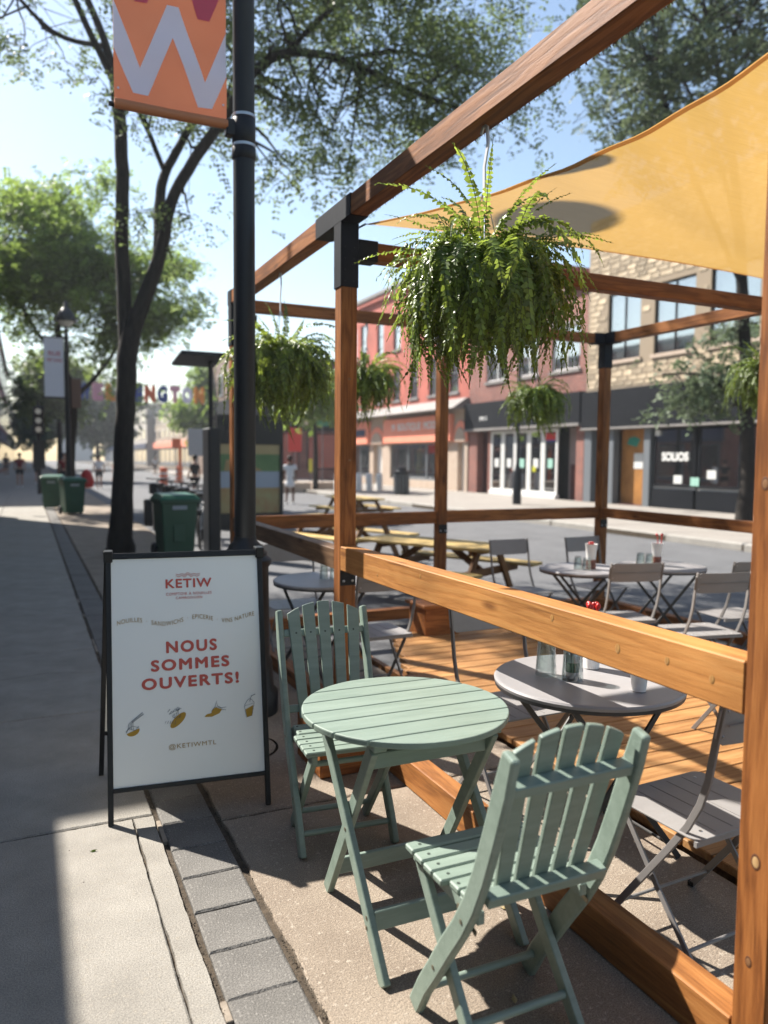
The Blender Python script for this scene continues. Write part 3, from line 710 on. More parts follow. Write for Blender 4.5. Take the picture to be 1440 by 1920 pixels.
# ------------------------------------------------------------------ pergola
PX, XE, YC, YA, YB = 1.55, 5.45, 1.18, 3.90, 6.33
def pergola():
    t = thing('pergola', 'open timber pergola with black corner brackets and handrails round the terrace', 'pergola', (PX, YC, 0))
    O = Vector((PX, YC, 0))
    def tb(n, a, b_, w_, h_, m_='timber', label=None, c=.004, upv=(0, 0, 1)):
        return timber(n, Vector(a)-O, Vector(b_)-O, w_, h_, M[m_], t, c, upv, label)
    pw = .094; hx = PX+pw/2
    # posts
    posts = [(hx, YC+.046, 2.76, -.0), (hx, YA+.046, 2.76, 0), (hx, YB+.046, 2.76, 0), (3.56, YB+.046, 2.70, -.05), (XE+.046, YB+.046, 2.70, -.05), (XE+.046, YA+.046, 2.70, -.05), (XE+.046, YC+.046, 2.70, -.05), ]
    for (x, y, z1, z0) in posts: tb('post', (x, y, z0), (x, y, z1), pw, pw, upv=(0, 1, 0))
    # top beams along the street: near side, far side
    zb = 2.815
    tb('beam', (hx, YC-.25, zb), (hx, YA+.02, zb), pw, .105); tb('beam', (hx, YA+.021, zb), (hx, YB+.1, zb), pw, .105)
    tb('beam', (XE+.046, YC-.2, zb-.055), (XE+.046, YB+.09, zb-.055), pw, .10)
    # cross beams
    tb('beam', (hx+.05, YA+.046, 2.625), (XE, YA+.046, 2.625), pw, .095)
    tb('beam', (hx+.05, YB+.046, 2.755), (XE, YB+.046, 2.755), pw, .095)
    tb('beam', (hx+.05, YC+.046, 2.625), (XE, YC+.046, 2.625), pw, .095)
    # handrails, butted to the posts
    zr = .952; rh = .132
    tb('handrail', (hx-.001, YC+.094, zr+.006), (hx-.001, YA-.002, zr), .092, rh, 'rail', 'bright honey-coloured handrail')
    tb('handrail', (hx, YA+.095, zr-.015), (hx, YB-.002, zr-.01), .09, .115, 'railold', 'weathered brown handrail')
    tb('handrail', (hx+.05, YB+.046, .945), (3.51, YB+.046, .95), .05, .115); tb('handrail', (3.61, YB+.046, .955), (XE-.002, YB+.046, .955), .05, .115)
    tb('handrail', (XE+.046, YC+.1, .955), (XE+.046, YA-.001, .955), .05, .10); tb('handrail', (XE+.046, YA+.095, .955), (XE+.046, YB-.002, .955), .05, .10)
    # ground beams
    tb('ground_beam', (hx+.0, YC+.095, .064), (hx, 3.62, .064), .094, .126, 'beamwood', 'orange ground beam beside the green table')
    tb('ground_beam', (hx, YA+.30, .050), (hx, YB-.002, .050), .094, .098)
    tb('ground_beam', (hx+.05, YB+.046, .06), (3.51, YB+.046, .06), .094, .10); tb('ground_beam', (3.61, YB+.046, .0), (XE-.002, YB+.046, .0), .094, .10)
    tb('ground_beam', (XE+.046, YC+.1, .0), (XE+.046, YB-.002, .0), .094, .10)
    # weight boxes at the feet of the middle posts
    tb('footing_block', (1.215, 3.46, .135), (1.545, 3.46, .135), .34, .27, 'timber', c=.006)
    tb('footing_block', (2.95, 5.66, .135), (3.27, 5.66, .135), .30, .27, 'timber', c=.006)
    tb('footing_block', (2.92, 5.66, .286), (3.30, 5.66, .286), .36, .03, 'timber', c=.006)
    # black steel brackets: three-way corners, T at the middle post
    def br(n, x0, y0, z0, x1, y1, z1): MB().box(x0-O.x, y0-O.y, z0, x1-O.x, y1-O.y, z1, .002).build(n, M['bracket'], t)
    g = .005
    for (Y, h0) in ((YA, 2.42), (YB, 2.42), (YC, 2.42)):
        br('bracket', PX-g, Y-g, h0, PX+pw+g, Y+pw+g, 2.762)
        br('bracket', PX-g-.001, Y-(.13 if Y == YA else g)-.0, 2.759, PX+pw+g+.001, Y+pw+(.30 if Y == YA else .02), 2.872)
        br('bracket', PX+pw+g+.001, Y-g, 2.57, PX+pw+.12, Y+pw+g, 2.68)
    br('bracket', PX-g+.01, YB-.10, 2.75, PX+pw+g-.01, YB+pw+.02, 2.875)
    for (X, Y) in ((3.56-.046, YB), (XE, YB), (XE, YA), (XE, YC)):
        br('bracket', X-g, Y-g, 2.46, X+pw+g, Y+pw+g, 2.706)
        br('bracket', X-.14, Y-g-.001, 2.70, X-g-.001, Y+pw+g+.001, 2.81)
        if X == XE: br('bracket', X-g-.002, Y-.14, 2.703, X+pw+g+.002, Y+pw+g, 2.815)
    # hanger plates under the rails with bolts
    for (x, y) in ((hx, YA), (3.56, YB), (XE+.046, YB)):
        MB().box(x-.046-O.x, y-.006-O.y, .80, x+.046-O.x, y-.0005-O.y, .884, .001).build('hanger_plate', M['black'], t)
        for dx in (-.026, .026):
            MB().lathe([(.0075, 0), (.0075, .003), (.004, .006), (0, .0065)], n=10).build('bolt', M['steel'], t, mx=Matrix.Translation((x+dx-O.x, y-.006-O.y, .825)) @ Matrix.Rotation(PI/2, 4, 'X'))
    # raised knots and screw heads on bracket
    for k in range(8):
        MB().lathe([(.004, 0), (.003, .002), (0, .0024)], n=8).build('bolt', M['black'], t, mx=Matrix.Translation((PX+.02+.05*(k % 2)-O.x, YA-g-O.y, 2.45+.06*(k//2))) @ Matrix.Rotation(PI/2, 4, 'X'))
    # knots: on the near post, the second post and the bright rail
    def knot(face, x, y, z, r_, m_, halo=True):
        rot = Matrix.Rotation(-PI/2, 4, 'Y') if face == 'x' else Matrix.Rotation(PI/2, 4, 'X')
        st = Matrix.Diagonal((1.35, .9, 1, 1))
        if halo: MB().lathe([(r_*1.5, 0), (r_*1.35, .0006), (0, .0007)], n=18).build('knot', M['knotdark'], t, mx=Matrix.Translation((x-O.x, y-O.y, z)) @ rot @ st)
        MB().lathe([(r_*1.1, .0004), (r_*.9, .0009), (r_*.3, .0010), (0, .0009)], n=16).build('knot', M[m_], t, mx=Matrix.Translation((x-O.x, y-O.y, z)) @ rot @ st, smooth=True)
    for (y, z, r_, m_, h_) in ((1.222, .552, .010, 'knotpale', True), (1.23, .30, .007, 'knotmid', True), (1.24, 1.45, .008, 'knotmid', True)): knot('x', PX-.0003, y, z, r_, m_, h_)
    for (y, z, r_) in ((2.02, .985, .008), (1.71, .955, .010), (1.52, .965, .008), (1.37, .955, .008), (2.95, .99, .007), (3.4, .93, .006)): knot('x', PX-.0003, y, z, r_, 'knotrail', False)
    for (x, z, r_) in ((1.60, 1.93, .008), (1.605, 1.49, .008), (1.59, .72, .006)): knot('y', x, YA-.0003, z, r_, 'knotmid')
    # rough splintered fringe on the sawn underside of the beam
    fz = MB()
    for k in range(260):
        y = R.uniform(YC-.1, YA-.15); x = PX+pw+R.uniform(-.003, .002); l_ = R.uniform(.003, .012)
        fz.add([(x-O.x, y-O.y, 2.765), (x-O.x, y+.006-O.y, 2.765), (x+R.uniform(-.002, .004)-O.x, y+R.uniform(-.006, .01)-O.y, 2.764-l_)], [(0, 1, 2)])
    s_ = fz.build('splinters', M['timber'], t, fix=False); s_['kind'] = 'stuff'
pergola()

# deck
dk = thing('wooden_deck', 'low deck of honey-coloured planks under the pergola', 'deck', (2.28, .7, 0))
pl = None; y = 0.0; k = 0
while y < 5.0:
    wdt = .136; x0 = 0.0 if y < 3.7 else .0+(y-3.7)*.38; L = 1.52-x0*0+R.uniform(-.004, .004)
    mx = Matrix.Translation((x0+R.uniform(-.004, .004), y, R.uniform(-.0015, .0015)))
    if pl is None:
        pl = MB().box(0, 0, .005, 1.5, wdt, .040, .004).build('plank', M['deck'], dk, mx=mx)
    else: link('plank', pl.data, dk, mx)
    y += wdt+.0075; k += 1
for i, x in enumerate((.03, .75, 1.44)):
    MB().box(x, .02, -.045, x+.04, 4.95, .0045).build('joist', M['picnicdark'], dk)

# shade sail
def sail():
    t = thing('shade_sail', 'taut ochre-yellow shade sail with concave edges stretched under the pergola top', 'shade sail', (1.66, 1.25, 0))
    A = Vector((1.665, 3.84, 2.745)); Cc = Vector((1.92, 1.24, 2.74)); D = Vector((5.42, 1.28, 2.80)); B = Vector((5.42, 3.84, 2.735)); O = t.location
    n = 40; V = []
    for i in range(n+1):
        for j in range(n+1):
            u, v = i/n, j/n
            p = (A*(1-u)*(1-v)+B*u*(1-v)+Cc*(1-u)*v+D*u*v)
            # edges pulled in
            bx = 4*v*(1-v); by = 4*u*(1-u)
            p = p+Vector((.33*bx*(1-u)*(1-u*.3)-.42*bx*u, -.17*by*(1-v)+.3*by*v, 0))
            p.z += -.07*math.sin(PI*u)*math.sin(PI*v) + .010*math.sin(u*9+v*17)*math.sin(PI*v)*math.sin(PI*u) + .006*math.sin((u*.6+v)*40)*(.3+abs(u-.5))*math.sin(PI*v)
            V.append(p-O)
    b = MB(); b.add(V, [(i*(n+1)+j, (i+1)*(n+1)+j, (i+1)*(n+1)+j+1, i*(n+1)+j+1) for i in range(n) for j in range(n)])
    o = b.build('cloth', M['sail'], t, smooth=True, fix=False)
    for e in ([V[j] for j in range(n+1)], [V[i*(n+1)] for i in range(n+1)], [V[n*(n+1)+j] for j in range(n+1)]):
        h = MB(); out = []
        for q in e: out.append(q)
        k = len(out); c_ = sum(V, Vector())/len(V); vs = []
        for q in out:
            dv = (c_-q); dv.z = 0; dv.normalize(); vs.append(q+Vector((0, 0, -.003))); vs.append(q+dv*.028+Vector((0, 0, -.006)))
        h.add(vs, [(2*i, 2*i+1, 2*i+3, 2*i+2) for i in range(k-1)]); h.build('hem', M['sailhem'], t, fix=False)
    sm = MB()
    for jj in (13, 26):
        pts = [V[i*(n+1)+jj]+Vector((0, 0, -.002)) for i in range(n+1)]; sm.tube(pts, .0012, 4)
    pass
    tg = MB(); tg.tube([V[0], Vector((PX+.1, YA, 2.74))-O], .006, 6); tg.tube([V[n], Vector((PX+.1, YC+.1, 2.78))-O], .006, 6); tg.build('tension_cord', M['steel'], t)
sail()

# ------------------------------------------------------------------ ferns in hanging pots
def frond_mesh(name, L, th0, thk, wid, curl, seed, mt):
    """th0: angle at the root, thk: how fast it falls over"""
    r = random.Random(seed); n = 32; V = []; F = []; mi = []
    th = th0; x = z = 0.0; y = 0.0; P_ = []; ds = L/n
    side = r.uniform(-.3, .3)
    for i in range(n+1):
        P_.append((x, y, z)); s_ = i/n
        th -= thk/n*(1.3-.6*s_); th = max(th, -1.53+r.uniform(0, .04))
        x += math.cos(th)*ds; z += math.sin(th)*ds; y += side*ds*s_
    for i in range(1, n):
        s_ = i/n; w_ = wid*(math.sin(PI*min(1, .12+s_*.93))**.55)*(1-.35*s_)
        p = Vector(P_[i]); t_ = (Vector(P_[i+1])-Vector(P_[i-1])).normalized(); sd = Vector((0, 1, 0)); nm = sd.cross(t_)
        for sg in (-1, 1):
            d = (sd*sg+t_*.28+nm*r.uniform(-.55, .45)).normalized(); hw = ds*.52
            roll_ = nm*r.uniform(-.7, .7)*hw
            a = p; tip = p+d*w_*r.uniform(.8, 1.15)-Vector((0, 0, curl*w_)); md = p+d*w_*.45
            b = len(V); V += [a-t_*hw*.5, md-t_*hw-roll_, tip, md+t_*hw*1.0+roll_, a+t_*hw*.6]
            F.append((b, b+1, b+2)); F.append((b, b+2, b+3)); F.append((b, b+3, b+4)); mi += [0, 0, 0]
    for i in range(n):
        p, q = Vector(P_[i]), Vector(P_[i+1]); b = len(V); h = .0012
        V += [p+Vector((0, h, 0)), p-Vector((0, h, 0)), q-Vector((0, h, 0)), q+Vector((0, h, 0))]; F += [(b, b+1, b+2), (b, b+2, b+3)]; mi += [1, 1]
    return fast_mesh(name, np.array([tuple(v) for v in V]), np.array(F), [mt, M['rachis']], None, mi)
def frond_set(mt, seed):
    out = []
    for cls, (k, l0, l1, a0, a1, f0, f1) in enumerate(((10, .40, .62, .7, 1.25, 3.2, 4.6), (8, .26, .42, .9, 1.4, 2.4, 4.2), (5, .42, .62, 1.1, 1.4, .9, 1.9))):
        L_ = []
        for i in range(k):
            r = random.Random(seed+i+cls*40)
            o = frond_mesh('frond', r.uniform(l0, l1), r.uniform(a0, a1), r.uniform(f0, f1), r.uniform(.026, .035), r.uniform(.1, .8), seed+i+cls*40, mt)
            L_.append(o.data); C.objects.unlink(o); bpy.data.objects.remove(o)
        out.append(L_)
    return out
FS = frond_set(M['fern'], 100); FSP = frond_set(M['fernpale'], 300)
def fern(x, y, zpot, ztop, label, nf=230, sc=1.0, sets=FS, group='hanging ferns', seed=1, potr=.10, special=(), extra=110):
    r = random.Random(seed)
    t = thing('hanging_fern', label, 'fern', (x, y, zpot), 0, group)
    MB().lathe([(.0, -.11), (potr*.75, -.11), (potr, .0), (potr*1.06, .0), (potr*1.06, .02), (potr*.95, .02), (potr*.9, -.01), (0, -.01)], n=24).build('pot', M['pot'], t, smooth=True)
    h = ztop-zpot; b = MB()
    for a in (0, 2.1, 4.2): b.tube([(potr*math.cos(a), potr*math.sin(a), .0), (.008*math.cos(a), .008*math.sin(a), h*.55)], .002, 5)
    b.build('hanger_wire', M['steel'], t)
    hk = MB(); hk.sweep([(0, h*.5), (.004, h*.72), (-.02, h*.86), (-.012, h*.97), (.012, h), (.03, h*.95)], .015, -.003, .003); hk.build('hook', M['plastic'], t)
    for i in range(nf):
        a = r.uniform(0, 2*PI); q = r.random()
        if q < .60: cls = 0; rr = potr*r.uniform(.3, 1.0); zz = r.uniform(-.03, .05); tilt = r.uniform(-.55, .25); sr = r.uniform(.62, 1.05)
        elif q < .93: cls = 1; rr = potr*1.9*math.sqrt(r.random()); zz = r.uniform(-.06, .14)-rr*.35; tilt = r.uniform(-.5, .45); sr = r.uniform(.7, 1.2)
        else: cls = 2; rr = potr*.5*r.random(); zz = .02; tilt = r.uniform(-.5, .3); sr = r.uniform(.6, .95)
        mx = Matrix.Translation((rr*math.cos(a), rr*math.sin(a), zz)) @ Matrix.Rotation(a+r.uniform(-.6, .6), 4, 'Z') @ Matrix.Rotation(-tilt, 4, 'Y') @ Matrix.Rotation(r.uniform(-.5, .5), 4, 'X') @ Matrix.Scale(sc*sr, 4)
        link('frond', r.choice((FSP if r.random() < .13 else sets)[cls]), t, mx)
    if extra:
        Vx = []; Fx = []; mi = []; off = 0
        for i in range(extra):
            a = r.uniform(0, 2*PI); cls = 0 if r.random() < .55 else 1; rr = potr*r.uniform(.3, 1.6); me = r.choice(sets[cls])
            mx = Matrix.Translation((rr*math.cos(a), rr*math.sin(a), r.uniform(-.06, .10)-rr*.2)) @ Matrix.Rotation(a+r.uniform(-.6, .6), 4, 'Z') @ Matrix.Rotation(r.uniform(-.3, .6), 4, 'Y') @ Matrix.Scale(sc*r.uniform(.55, .95), 4)
            co = np.empty(len(me.vertices)*3); me.vertices.foreach_get('co', co); co = co.reshape(-1, 3); mm = np.array(mx)
            Vx.append(co @ mm[:3, :3].T+mm[:3, 3]); f_ = np.empty(len(me.polygons)*3, dtype=np.int32); me.loops.foreach_get('vertex_index', f_); Fx.append(f_.reshape(-1, 3)+off)
            q_ = np.empty(len(me.polygons), dtype=np.int32); me.polygons.foreach_get('material_index', q_); mi.append(q_); off += len(co)
        o_ = fast_mesh('inner_fronds', np.concatenate(Vx), np.concatenate(Fx), [sets[0][0].materials[0], M['rachis']], t, np.concatenate(mi)); o_['kind'] = 'stuff'
    for (a, tl, s_, k) in special:
        mx = Matrix.Translation((potr*.3*math.cos(a), potr*.3*math.sin(a), 0)) @ Matrix.Rotation(a, 4, 'Z') @ Matrix.Rotation(-tl, 4, 'Y') @ Matrix.Scale(s_, 4)
        link('frond', sets[2][k % 5], t, mx)
    return t
yw = -yaw   # azimuth of picture-right is along -yaw
fern(1.6, 2.56, 2.20, 2.765, 'largest hanging fern, nearest, with long bright fronds under the front beam', 288, 1.06, seed=3, extra=330,
     special=((.2, .50, 1.1, 0), (1.5, .45, 1.05, 1), (3.0, .5, 1.15, 2), (-1.6, .5, 1.1, 3), (2.2, .6, 1.0, 4), (2.6, .7, 1.2, 0), (-2.4, .65, 1.15, 2), (-.9, .3, .8, 1), (.9, .35, .95, 2), (-2.6, .25, .8, 0), (-.45, -.25, 1.05, 0), (-.30, -.05, .95, 1), (-.6, .1, .9, 3), (2.7, -.2, 1.0, 3), (2.9, -.4, .95, 1), (1.9, .15, 1.0, 0), (2.2, .1, .85, 3), (-1.4, .35, .9, 1)))
fern(1.6, 5.15, 2.17, 2.765, 'hanging fern half hidden behind the black lamp post', 230, 1.2, seed=8, extra=200, special=((2.2, .2, 1.1, 0), (1.9, .8, .9, 1)))
fern(2.78, YB+.046, 2.22, 2.71, 'hanging fern seen just right of the second timber post', 150, 1.0, seed=12)
fern(4.62, YB+.046, 2.12, 2.71, 'small hanging fern in front of the black shop fascia', 150, .98, seed=17)
fern(XE+.05, 4.42, 2.2, 2.71, 'pale yellow-green hanging fern at the right edge of the photo', 150, 1.0, FSP, seed=23)

# ------------------------------------------------------------------ green slatted furniture
def arc_slat(x0b, x1b, x0t, x1t, zb, zt, arch, yb, yt):
    """back slat: narrow at the foot, rounded at the head; outline in x,z"""
    pts = [(x0b, zb), (x1b, zb), (x1t, zt-arch(x1t))]
    for k in range(1, 6):
        x = x1t+(x0t-x1t)*k/6; pts.append((x, zt-arch(x)))
    pts.append((x0t, zt-arch(x0t))); return pts
def green_chair(label, loc, rz):
    t = thing('green_folding_chair', label, 'chair', loc, rz, 'sage green slatted chairs')
    w = .37; a = w/2; G = M['green']; bv = .004
    st = [(-.345, .860), (-.318, .77), (-.275, .64), (-.235, .53), (-.195, .44), (-.145, .355), (-.085, .27), (-.02, .17), (.035, .09), (.085, 0)]
    for sg in (-1, 1):
        b = MB(); b.sweep(st, [.045, .056, .056, .056, .056, .056, .058, .056, .054, .054], sg*a-.012, sg*a+.012); b.build('side_frame', G, t, bevel=.007)
        b = MB(); b.sweep([(.135, .408), (-.04, .19), (-.20, 0)], .042, sg*(a-.030)-.011, sg*(a-.030)+.011); b.build('leg', G, t, bevel=bv)
        b = MB(); b.box(sg*(a-.030)-.011, -.19, .378, sg*(a-.030)+.011, .150, .412, .003); b.build('seat_rail', G, t)
        for (yy, zz) in ((-.165, .385), (-.03, .185)):
            MB().lathe([(.006, 0), (.006, .002), (0, .003)], n=10).build('bolt', M['screw'], t, mx=Matrix.Translation((sg*(a+.012), yy, zz)) @ Matrix.Rotation(sg*PI/2, 4, 'Y'))
    # seat slats, front ones notched past the frame
    n = 6; y = .155
    for i in range(n):
        wd = .047; full = a+.004 if i < 4 else a-.016
        bow = .004*math.sin(PI*i/(n-1))
        MB().box(-full, y-wd, .412-bow, full, y, .430-bow, .004).build('seat_slat', G, t)
        for sg in (-1, 1):
            MB().lathe([(.0048, 0), (.0048, .0012)], n=8).build('screw', M['screwhole'], t, mx=Matrix.Translation((sg*(a-.030), y-wd/2, .4300-bow)))
        y -= wd+.006
    # back slats lean with the frame
    def yz(z): return -.345+(.860-z)*.292
    arch = lambda x: 1.9*x*x
    n = 5; lean = Vector((0, -.280, 1)).normalized()
    bx = Matrix((Vector((1, 0, 0)), lean.cross(Vector((1, 0, 0))) * -1, lean)).transposed()
    if bx.determinant() < 0: bx = Matrix((Vector((1, 0, 0)), lean.cross(Vector((1, 0, 0))), lean)).transposed()
    bm = bx.to_4x4(); bm.translation = Vector((0, yz(.43)+.006, .43))
    for i in range(n):
        cb = (i-2)*.054; ct = (i-2)*.0655; hb, htw = .0195, .0255
        pts = arc_slat(cb-hb, cb+hb, ct-htw, ct+htw,   .005, .478, arch, 0, 0)
        MB().prism(pts, 1, .012, .026).build('back_slat', G, t, mx=bm, bevel=.003)
        for zz in (.05, .35):
            MB().lathe([(.004, 0), (.004, .001)], n=8).build('screw', M['screwhole'], t, mx=bm @ Matrix.Translation((cb+(ct-cb)*zz/.5, .0262, zz)) @ Matrix.Rotation(-PI/2, 4, 'X'))
    for zz in (.045, .352):
        MB().box(-a+.012, -.026, zz-.015, a-.012, .0118, zz+.015, .003).build('back_rail', G, t, mx=bm)
    b = MB(); b.tube([(-a+.012, .045, .075), (a-.012, .045, .075)], .011, 12); b.build('stretcher', G, t, smooth=True)
    b = MB(); b.tube([(-a+.041, -.135, .08), (a-.041, -.135, .08)], .011, 12); b.build('stretcher', G, t, smooth=True)
    b = MB(); b.tube([(-a+.041, .10, .365), (a-.041, .10, .365)], .011, 12); b.build('stretcher', G, t, smooth=True)
    for sg in (-1, 1):
        b = MB(); b.sweep([(-.10, .385), (-.15, .372), (-.19, .36)], .014, sg*(a-.016)-.0015, sg*(a-.016)+.0015); b.build('folding_catch', M['screw'], t)
    return t
gc = green_chair('nearer sage green slatted folding chair, seen from behind', (1.126, 1.70, 0), 0.0)
dup(gc, None, (1.10, 2.715, 0), 3.05, 'farther sage green slatted folding chair beside the sandwich board, facing the viewer')

def green_table():
    cx, cy, zt = 1.133, 2.255, .676
    t = thing('green_round_table', 'round sage green slatted folding table between the two green chairs', 'table', (cx, cy, 0), -.012)
    G = M['green']; r = .345; n = 7; gap = .0045; wd = (2*r-(n-1)*gap)/n
    for i in range(n):
        y0 = -r+i*(wd+gap); y1 = y0+wd; pts = []
        N = 14
        ysamp = [y0+(y1-y0)*k/N for k in range(N+1)]
        rightp = [(math.sqrt(max(r*r-yy*yy, 0)), yy) for yy in ysamp]; leftp = [(-p[0], p[1]) for p in rightp][::-1]
        poly = [p for p in rightp+leftp]
        # drop doubled points at the poles
        q = []
        for p in poly:
            if not q or (abs(p[0]-q[-1][0])+abs(p[1]-q[-1][1])) > 1e-4: q.append(p)
        if (abs(q[0][0]-q[-1][0])+abs(q[0][1]-q[-1][1])) < 1e-4: q.pop()
        MB().prism(q, 2, zt-.020, zt).build('top_slat', G, t, bevel=.004)
    for x in (-.20, .20):
        MB().box(x-.022, -.25, zt-.042, x+.022, .25, zt-.0205, .003).build('batten', G, t)
    for sg in (-1, 1):
        x = sg*.235
        b = MB(); b.sweep([(-.375, 0), (.17, zt-.043)], .046, x-.011, x+.011); b.build('leg', G, t, bevel=.004)
        x = sg*.210
        b = MB(); b.sweep([(.165, 0), (-.215, zt-.043)], .046, x-.011, x+.011); b.build('leg', G, t, bevel=.004)
        MB().lathe([(.006, 0), (.006, .002), (0, .003)], n=10).build('bolt', M['screw'], t, mx=Matrix.Translation((sg*.246, -.085, .335)) @ Matrix.Rotation(sg*PI/2, 4, 'Y'))
    mk = lambda x0, x1, y, z, h: MB().box(x0, y-.009, z-h/2, x1, y+.009, z+h/2, .003)
    mk(-.224, .224, -.262, .130, .062).build('stretcher', G, t); mk(-.199, .199, .095, .115, .055).build('stretcher', G, t)
    mk(-.224, .224, .135, .585, .070).build('apron', G, t); mk(-.199, .199, -.185, .585, .05).build('apron', G, t)
    for z in (.115, .145):
        MB().lathe([(.006, 0), (.006, .002), (0, .003)], n=10).build('bolt', M['screw'], t, mx=Matrix.Translation((-.246, -.262, z)) @ Matrix.Rotation(-PI/2, 4, 'Y'))
green_table()

# ------------------------------------------------------------------ grey steel furniture
def grey_chair(label, loc, rz):
    t = thing('grey_folding_chair', label, 'chair', loc, rz, 'grey steel folding chairs')
    w = .42; a = w/2
    # seat: pressed sheet with rounded corners and four shallow ribs
    def rr(w2, y0, y1, r, n=5):
        p = []
        for (cx, cy, a0) in ((w2-r, y1-r, 0), (-w2+r, y1-r, PI/2), (-w2+r, y0+r, PI), (w2-r, y0+r, 1.5*PI)):
            for k in range(n+1): q = a0+PI/2*k/n; p.append((cx+r*math.cos(q), cy+r*math.sin(q)))
        return p
    MB().prism(rr(a, -.17, .19, .035), 2, .412, .4185).build('seat', M['grey'], t, bevel=.002)
    rb = MB()
    for x in (-.11, -.037, .037, .11): rb.box(x-.002, -.15, .4184, x+.002, .17, .4196)
    rb.build('seat_rib', M['greyleg'], t)
    MB().box(-a+.004, -.165, .395, a-.004, -.155, .4115).build('seat_lip', M['grey'], t)
    for sx in (-.15, .15):
        for sy in (-.13, .15):
            MB().lathe([(.006, 0), (.005, .0015), (.002, .0018)], n=10).build('rivet', M['steel'], t, mx=Matrix.Translation((sx, sy, .4187)))
    # back panel, leaning
    lean = Matrix.Translation((0, -.218, .775)) @ Matrix.Rotation(.20, 4, 'X')
    pts = rr(a, -.068, .068, .028)
    V = MB(); k = len(pts)
    cur = lambda x: -.014*(1-(x/a)**2)
    N = 12; vs = []; fs = []
    xs = [-a+2*a*i/N for i in range(N+1)]
    def hgt(x):
        d = max(0, abs(x)-(a-.028)); return .068-(.028-math.sqrt(max(.028**2-d*d, 0)))
    for x in xs:
        h = hgt(x)
        for z in (-h, -h*.33, h*.33, h):
            vs.append((x, cur(x), z)); vs.append((x, cur(x)-.004, z))
    for i in range(N):
        for j in range(3):
            p0 = i*8+j*2; p1 = p0+2; q0 = p0+8; q1 = p1+8
            fs.append((p0, p1, q1, q0)); fs.append((p0+1, q0+1, q1+1, p1+1))
        fs.append((i*8, (i+1)*8, (i+1)*8+1, i*8+1)); fs.append((i*8+6, i*8+7, (i+1)*8+7, (i+1)*8+6))
    fs.append((0, 1, 3, 2)); fs.append((2, 3, 5, 4)); fs.append((4, 5, 7, 6)); fs.append((N*8, N*8+2, N*8+3, N*8+1)); fs.append((N*8+2, N*8+4, N*8+5, N*8+3)); fs.append((N*8+4, N*8+6, N*8+7, N*8+5))
    V.add(vs, fs); V.build('backrest', M['grey'], t, mx=lean, bevel=.0015)
    rbm = MB(); rbm.box(-a+.03, cur(0)-.0065, -.0025, a-.03, cur(0)-.0042, .0025); rbm.build('backrest_rib', M['greyleg'], t, mx=lean)
    for sg in (-1, 1):
        b = MB(); b.sweep([(-.233, .842), (-.208, .71), (-.190, .60), (-.165, .52), (-.125, .44), (-.06, .345), (.045, .2), (.19, 0)], .022, sg*(a-.012)-.005, sg*(a-.012)+.005); b.build('leg', M['greyleg'], t, bevel=.002)
        b = MB(); b.sweep([(.165, .408), (.0, .20), (-.17, 0)], .020, sg*(a-.028)-.004, sg*(a-.028)+.004); b.build('leg', M['greyleg'], t, bevel=.002)
        for sz in (-.04, .04):
            MB().lathe([(.005, 0), (.004, .002), (.0, .003)], n=8).build('rivet', M['steel'], t, mx=lean @ Matrix.Translation((sg*(a-.030), -.0075, sz)) @ Matrix.Rotation(PI/2, 4, 'X'))
        MB().box(sg*(a-.012)-.008, .175, 0, sg*(a-.012)+.008, .20, .018, .003).build('foot_cap', M['rubber'], t)
    b = MB(); b.tube([(-a+.012, .125, .085), (a-.012, .125, .085)], .0055, 8); b.build('stretcher', M['greyleg'], t, smooth=True)
    b = MB(); b.tube([(-a+.028, -.125, .055), (a-.028, -.125, .055)], .0055, 8); b.build('stretcher', M['greyleg'], t, smooth=True)
    return t
g0 = grey_chair('grey folding chair tucked by the handrail at the near right post', (1.915, 1.72, 0), .04)
ZR = -.05
for (x, y, z, rz, lb) in (
    (1.95, 2.80, .0, PI+.02, 'grey folding chair on the far side of the nearest grey table'),
    (1.80, 5.42, 0, PI-.05, 'grey folding chair seen above the top right corner of the sandwich board'),
    (1.95, 4.36, 0, .03, 'grey folding chair with its back right beside the second timber post'),
    (3.90, 5.50, ZR, PI, 'grey folding chair at the end of the picnic table, left of the round street tables'),
    (4.70, 5.46, ZR, PI+.05, 'grey folding chair in front of the far corner post'),
    (3.90, 4.30, ZR, -.22, 'grey folding chair seen from behind, in front of the two round street tables'),
    (4.10, 3.74, ZR, -.2, 'grey folding chair, second from the right post, seen from behind above the handrail'),
    (4.78, 4.06, ZR, -.15, 'grey folding chair with its back half hidden by the near right post'),
    (3.50, 2.93, ZR, .2, 'grey folding chair of which only the seat shows above the handrail by the right post')):
    dup(g0, None, (x, y, z), rz, lb)

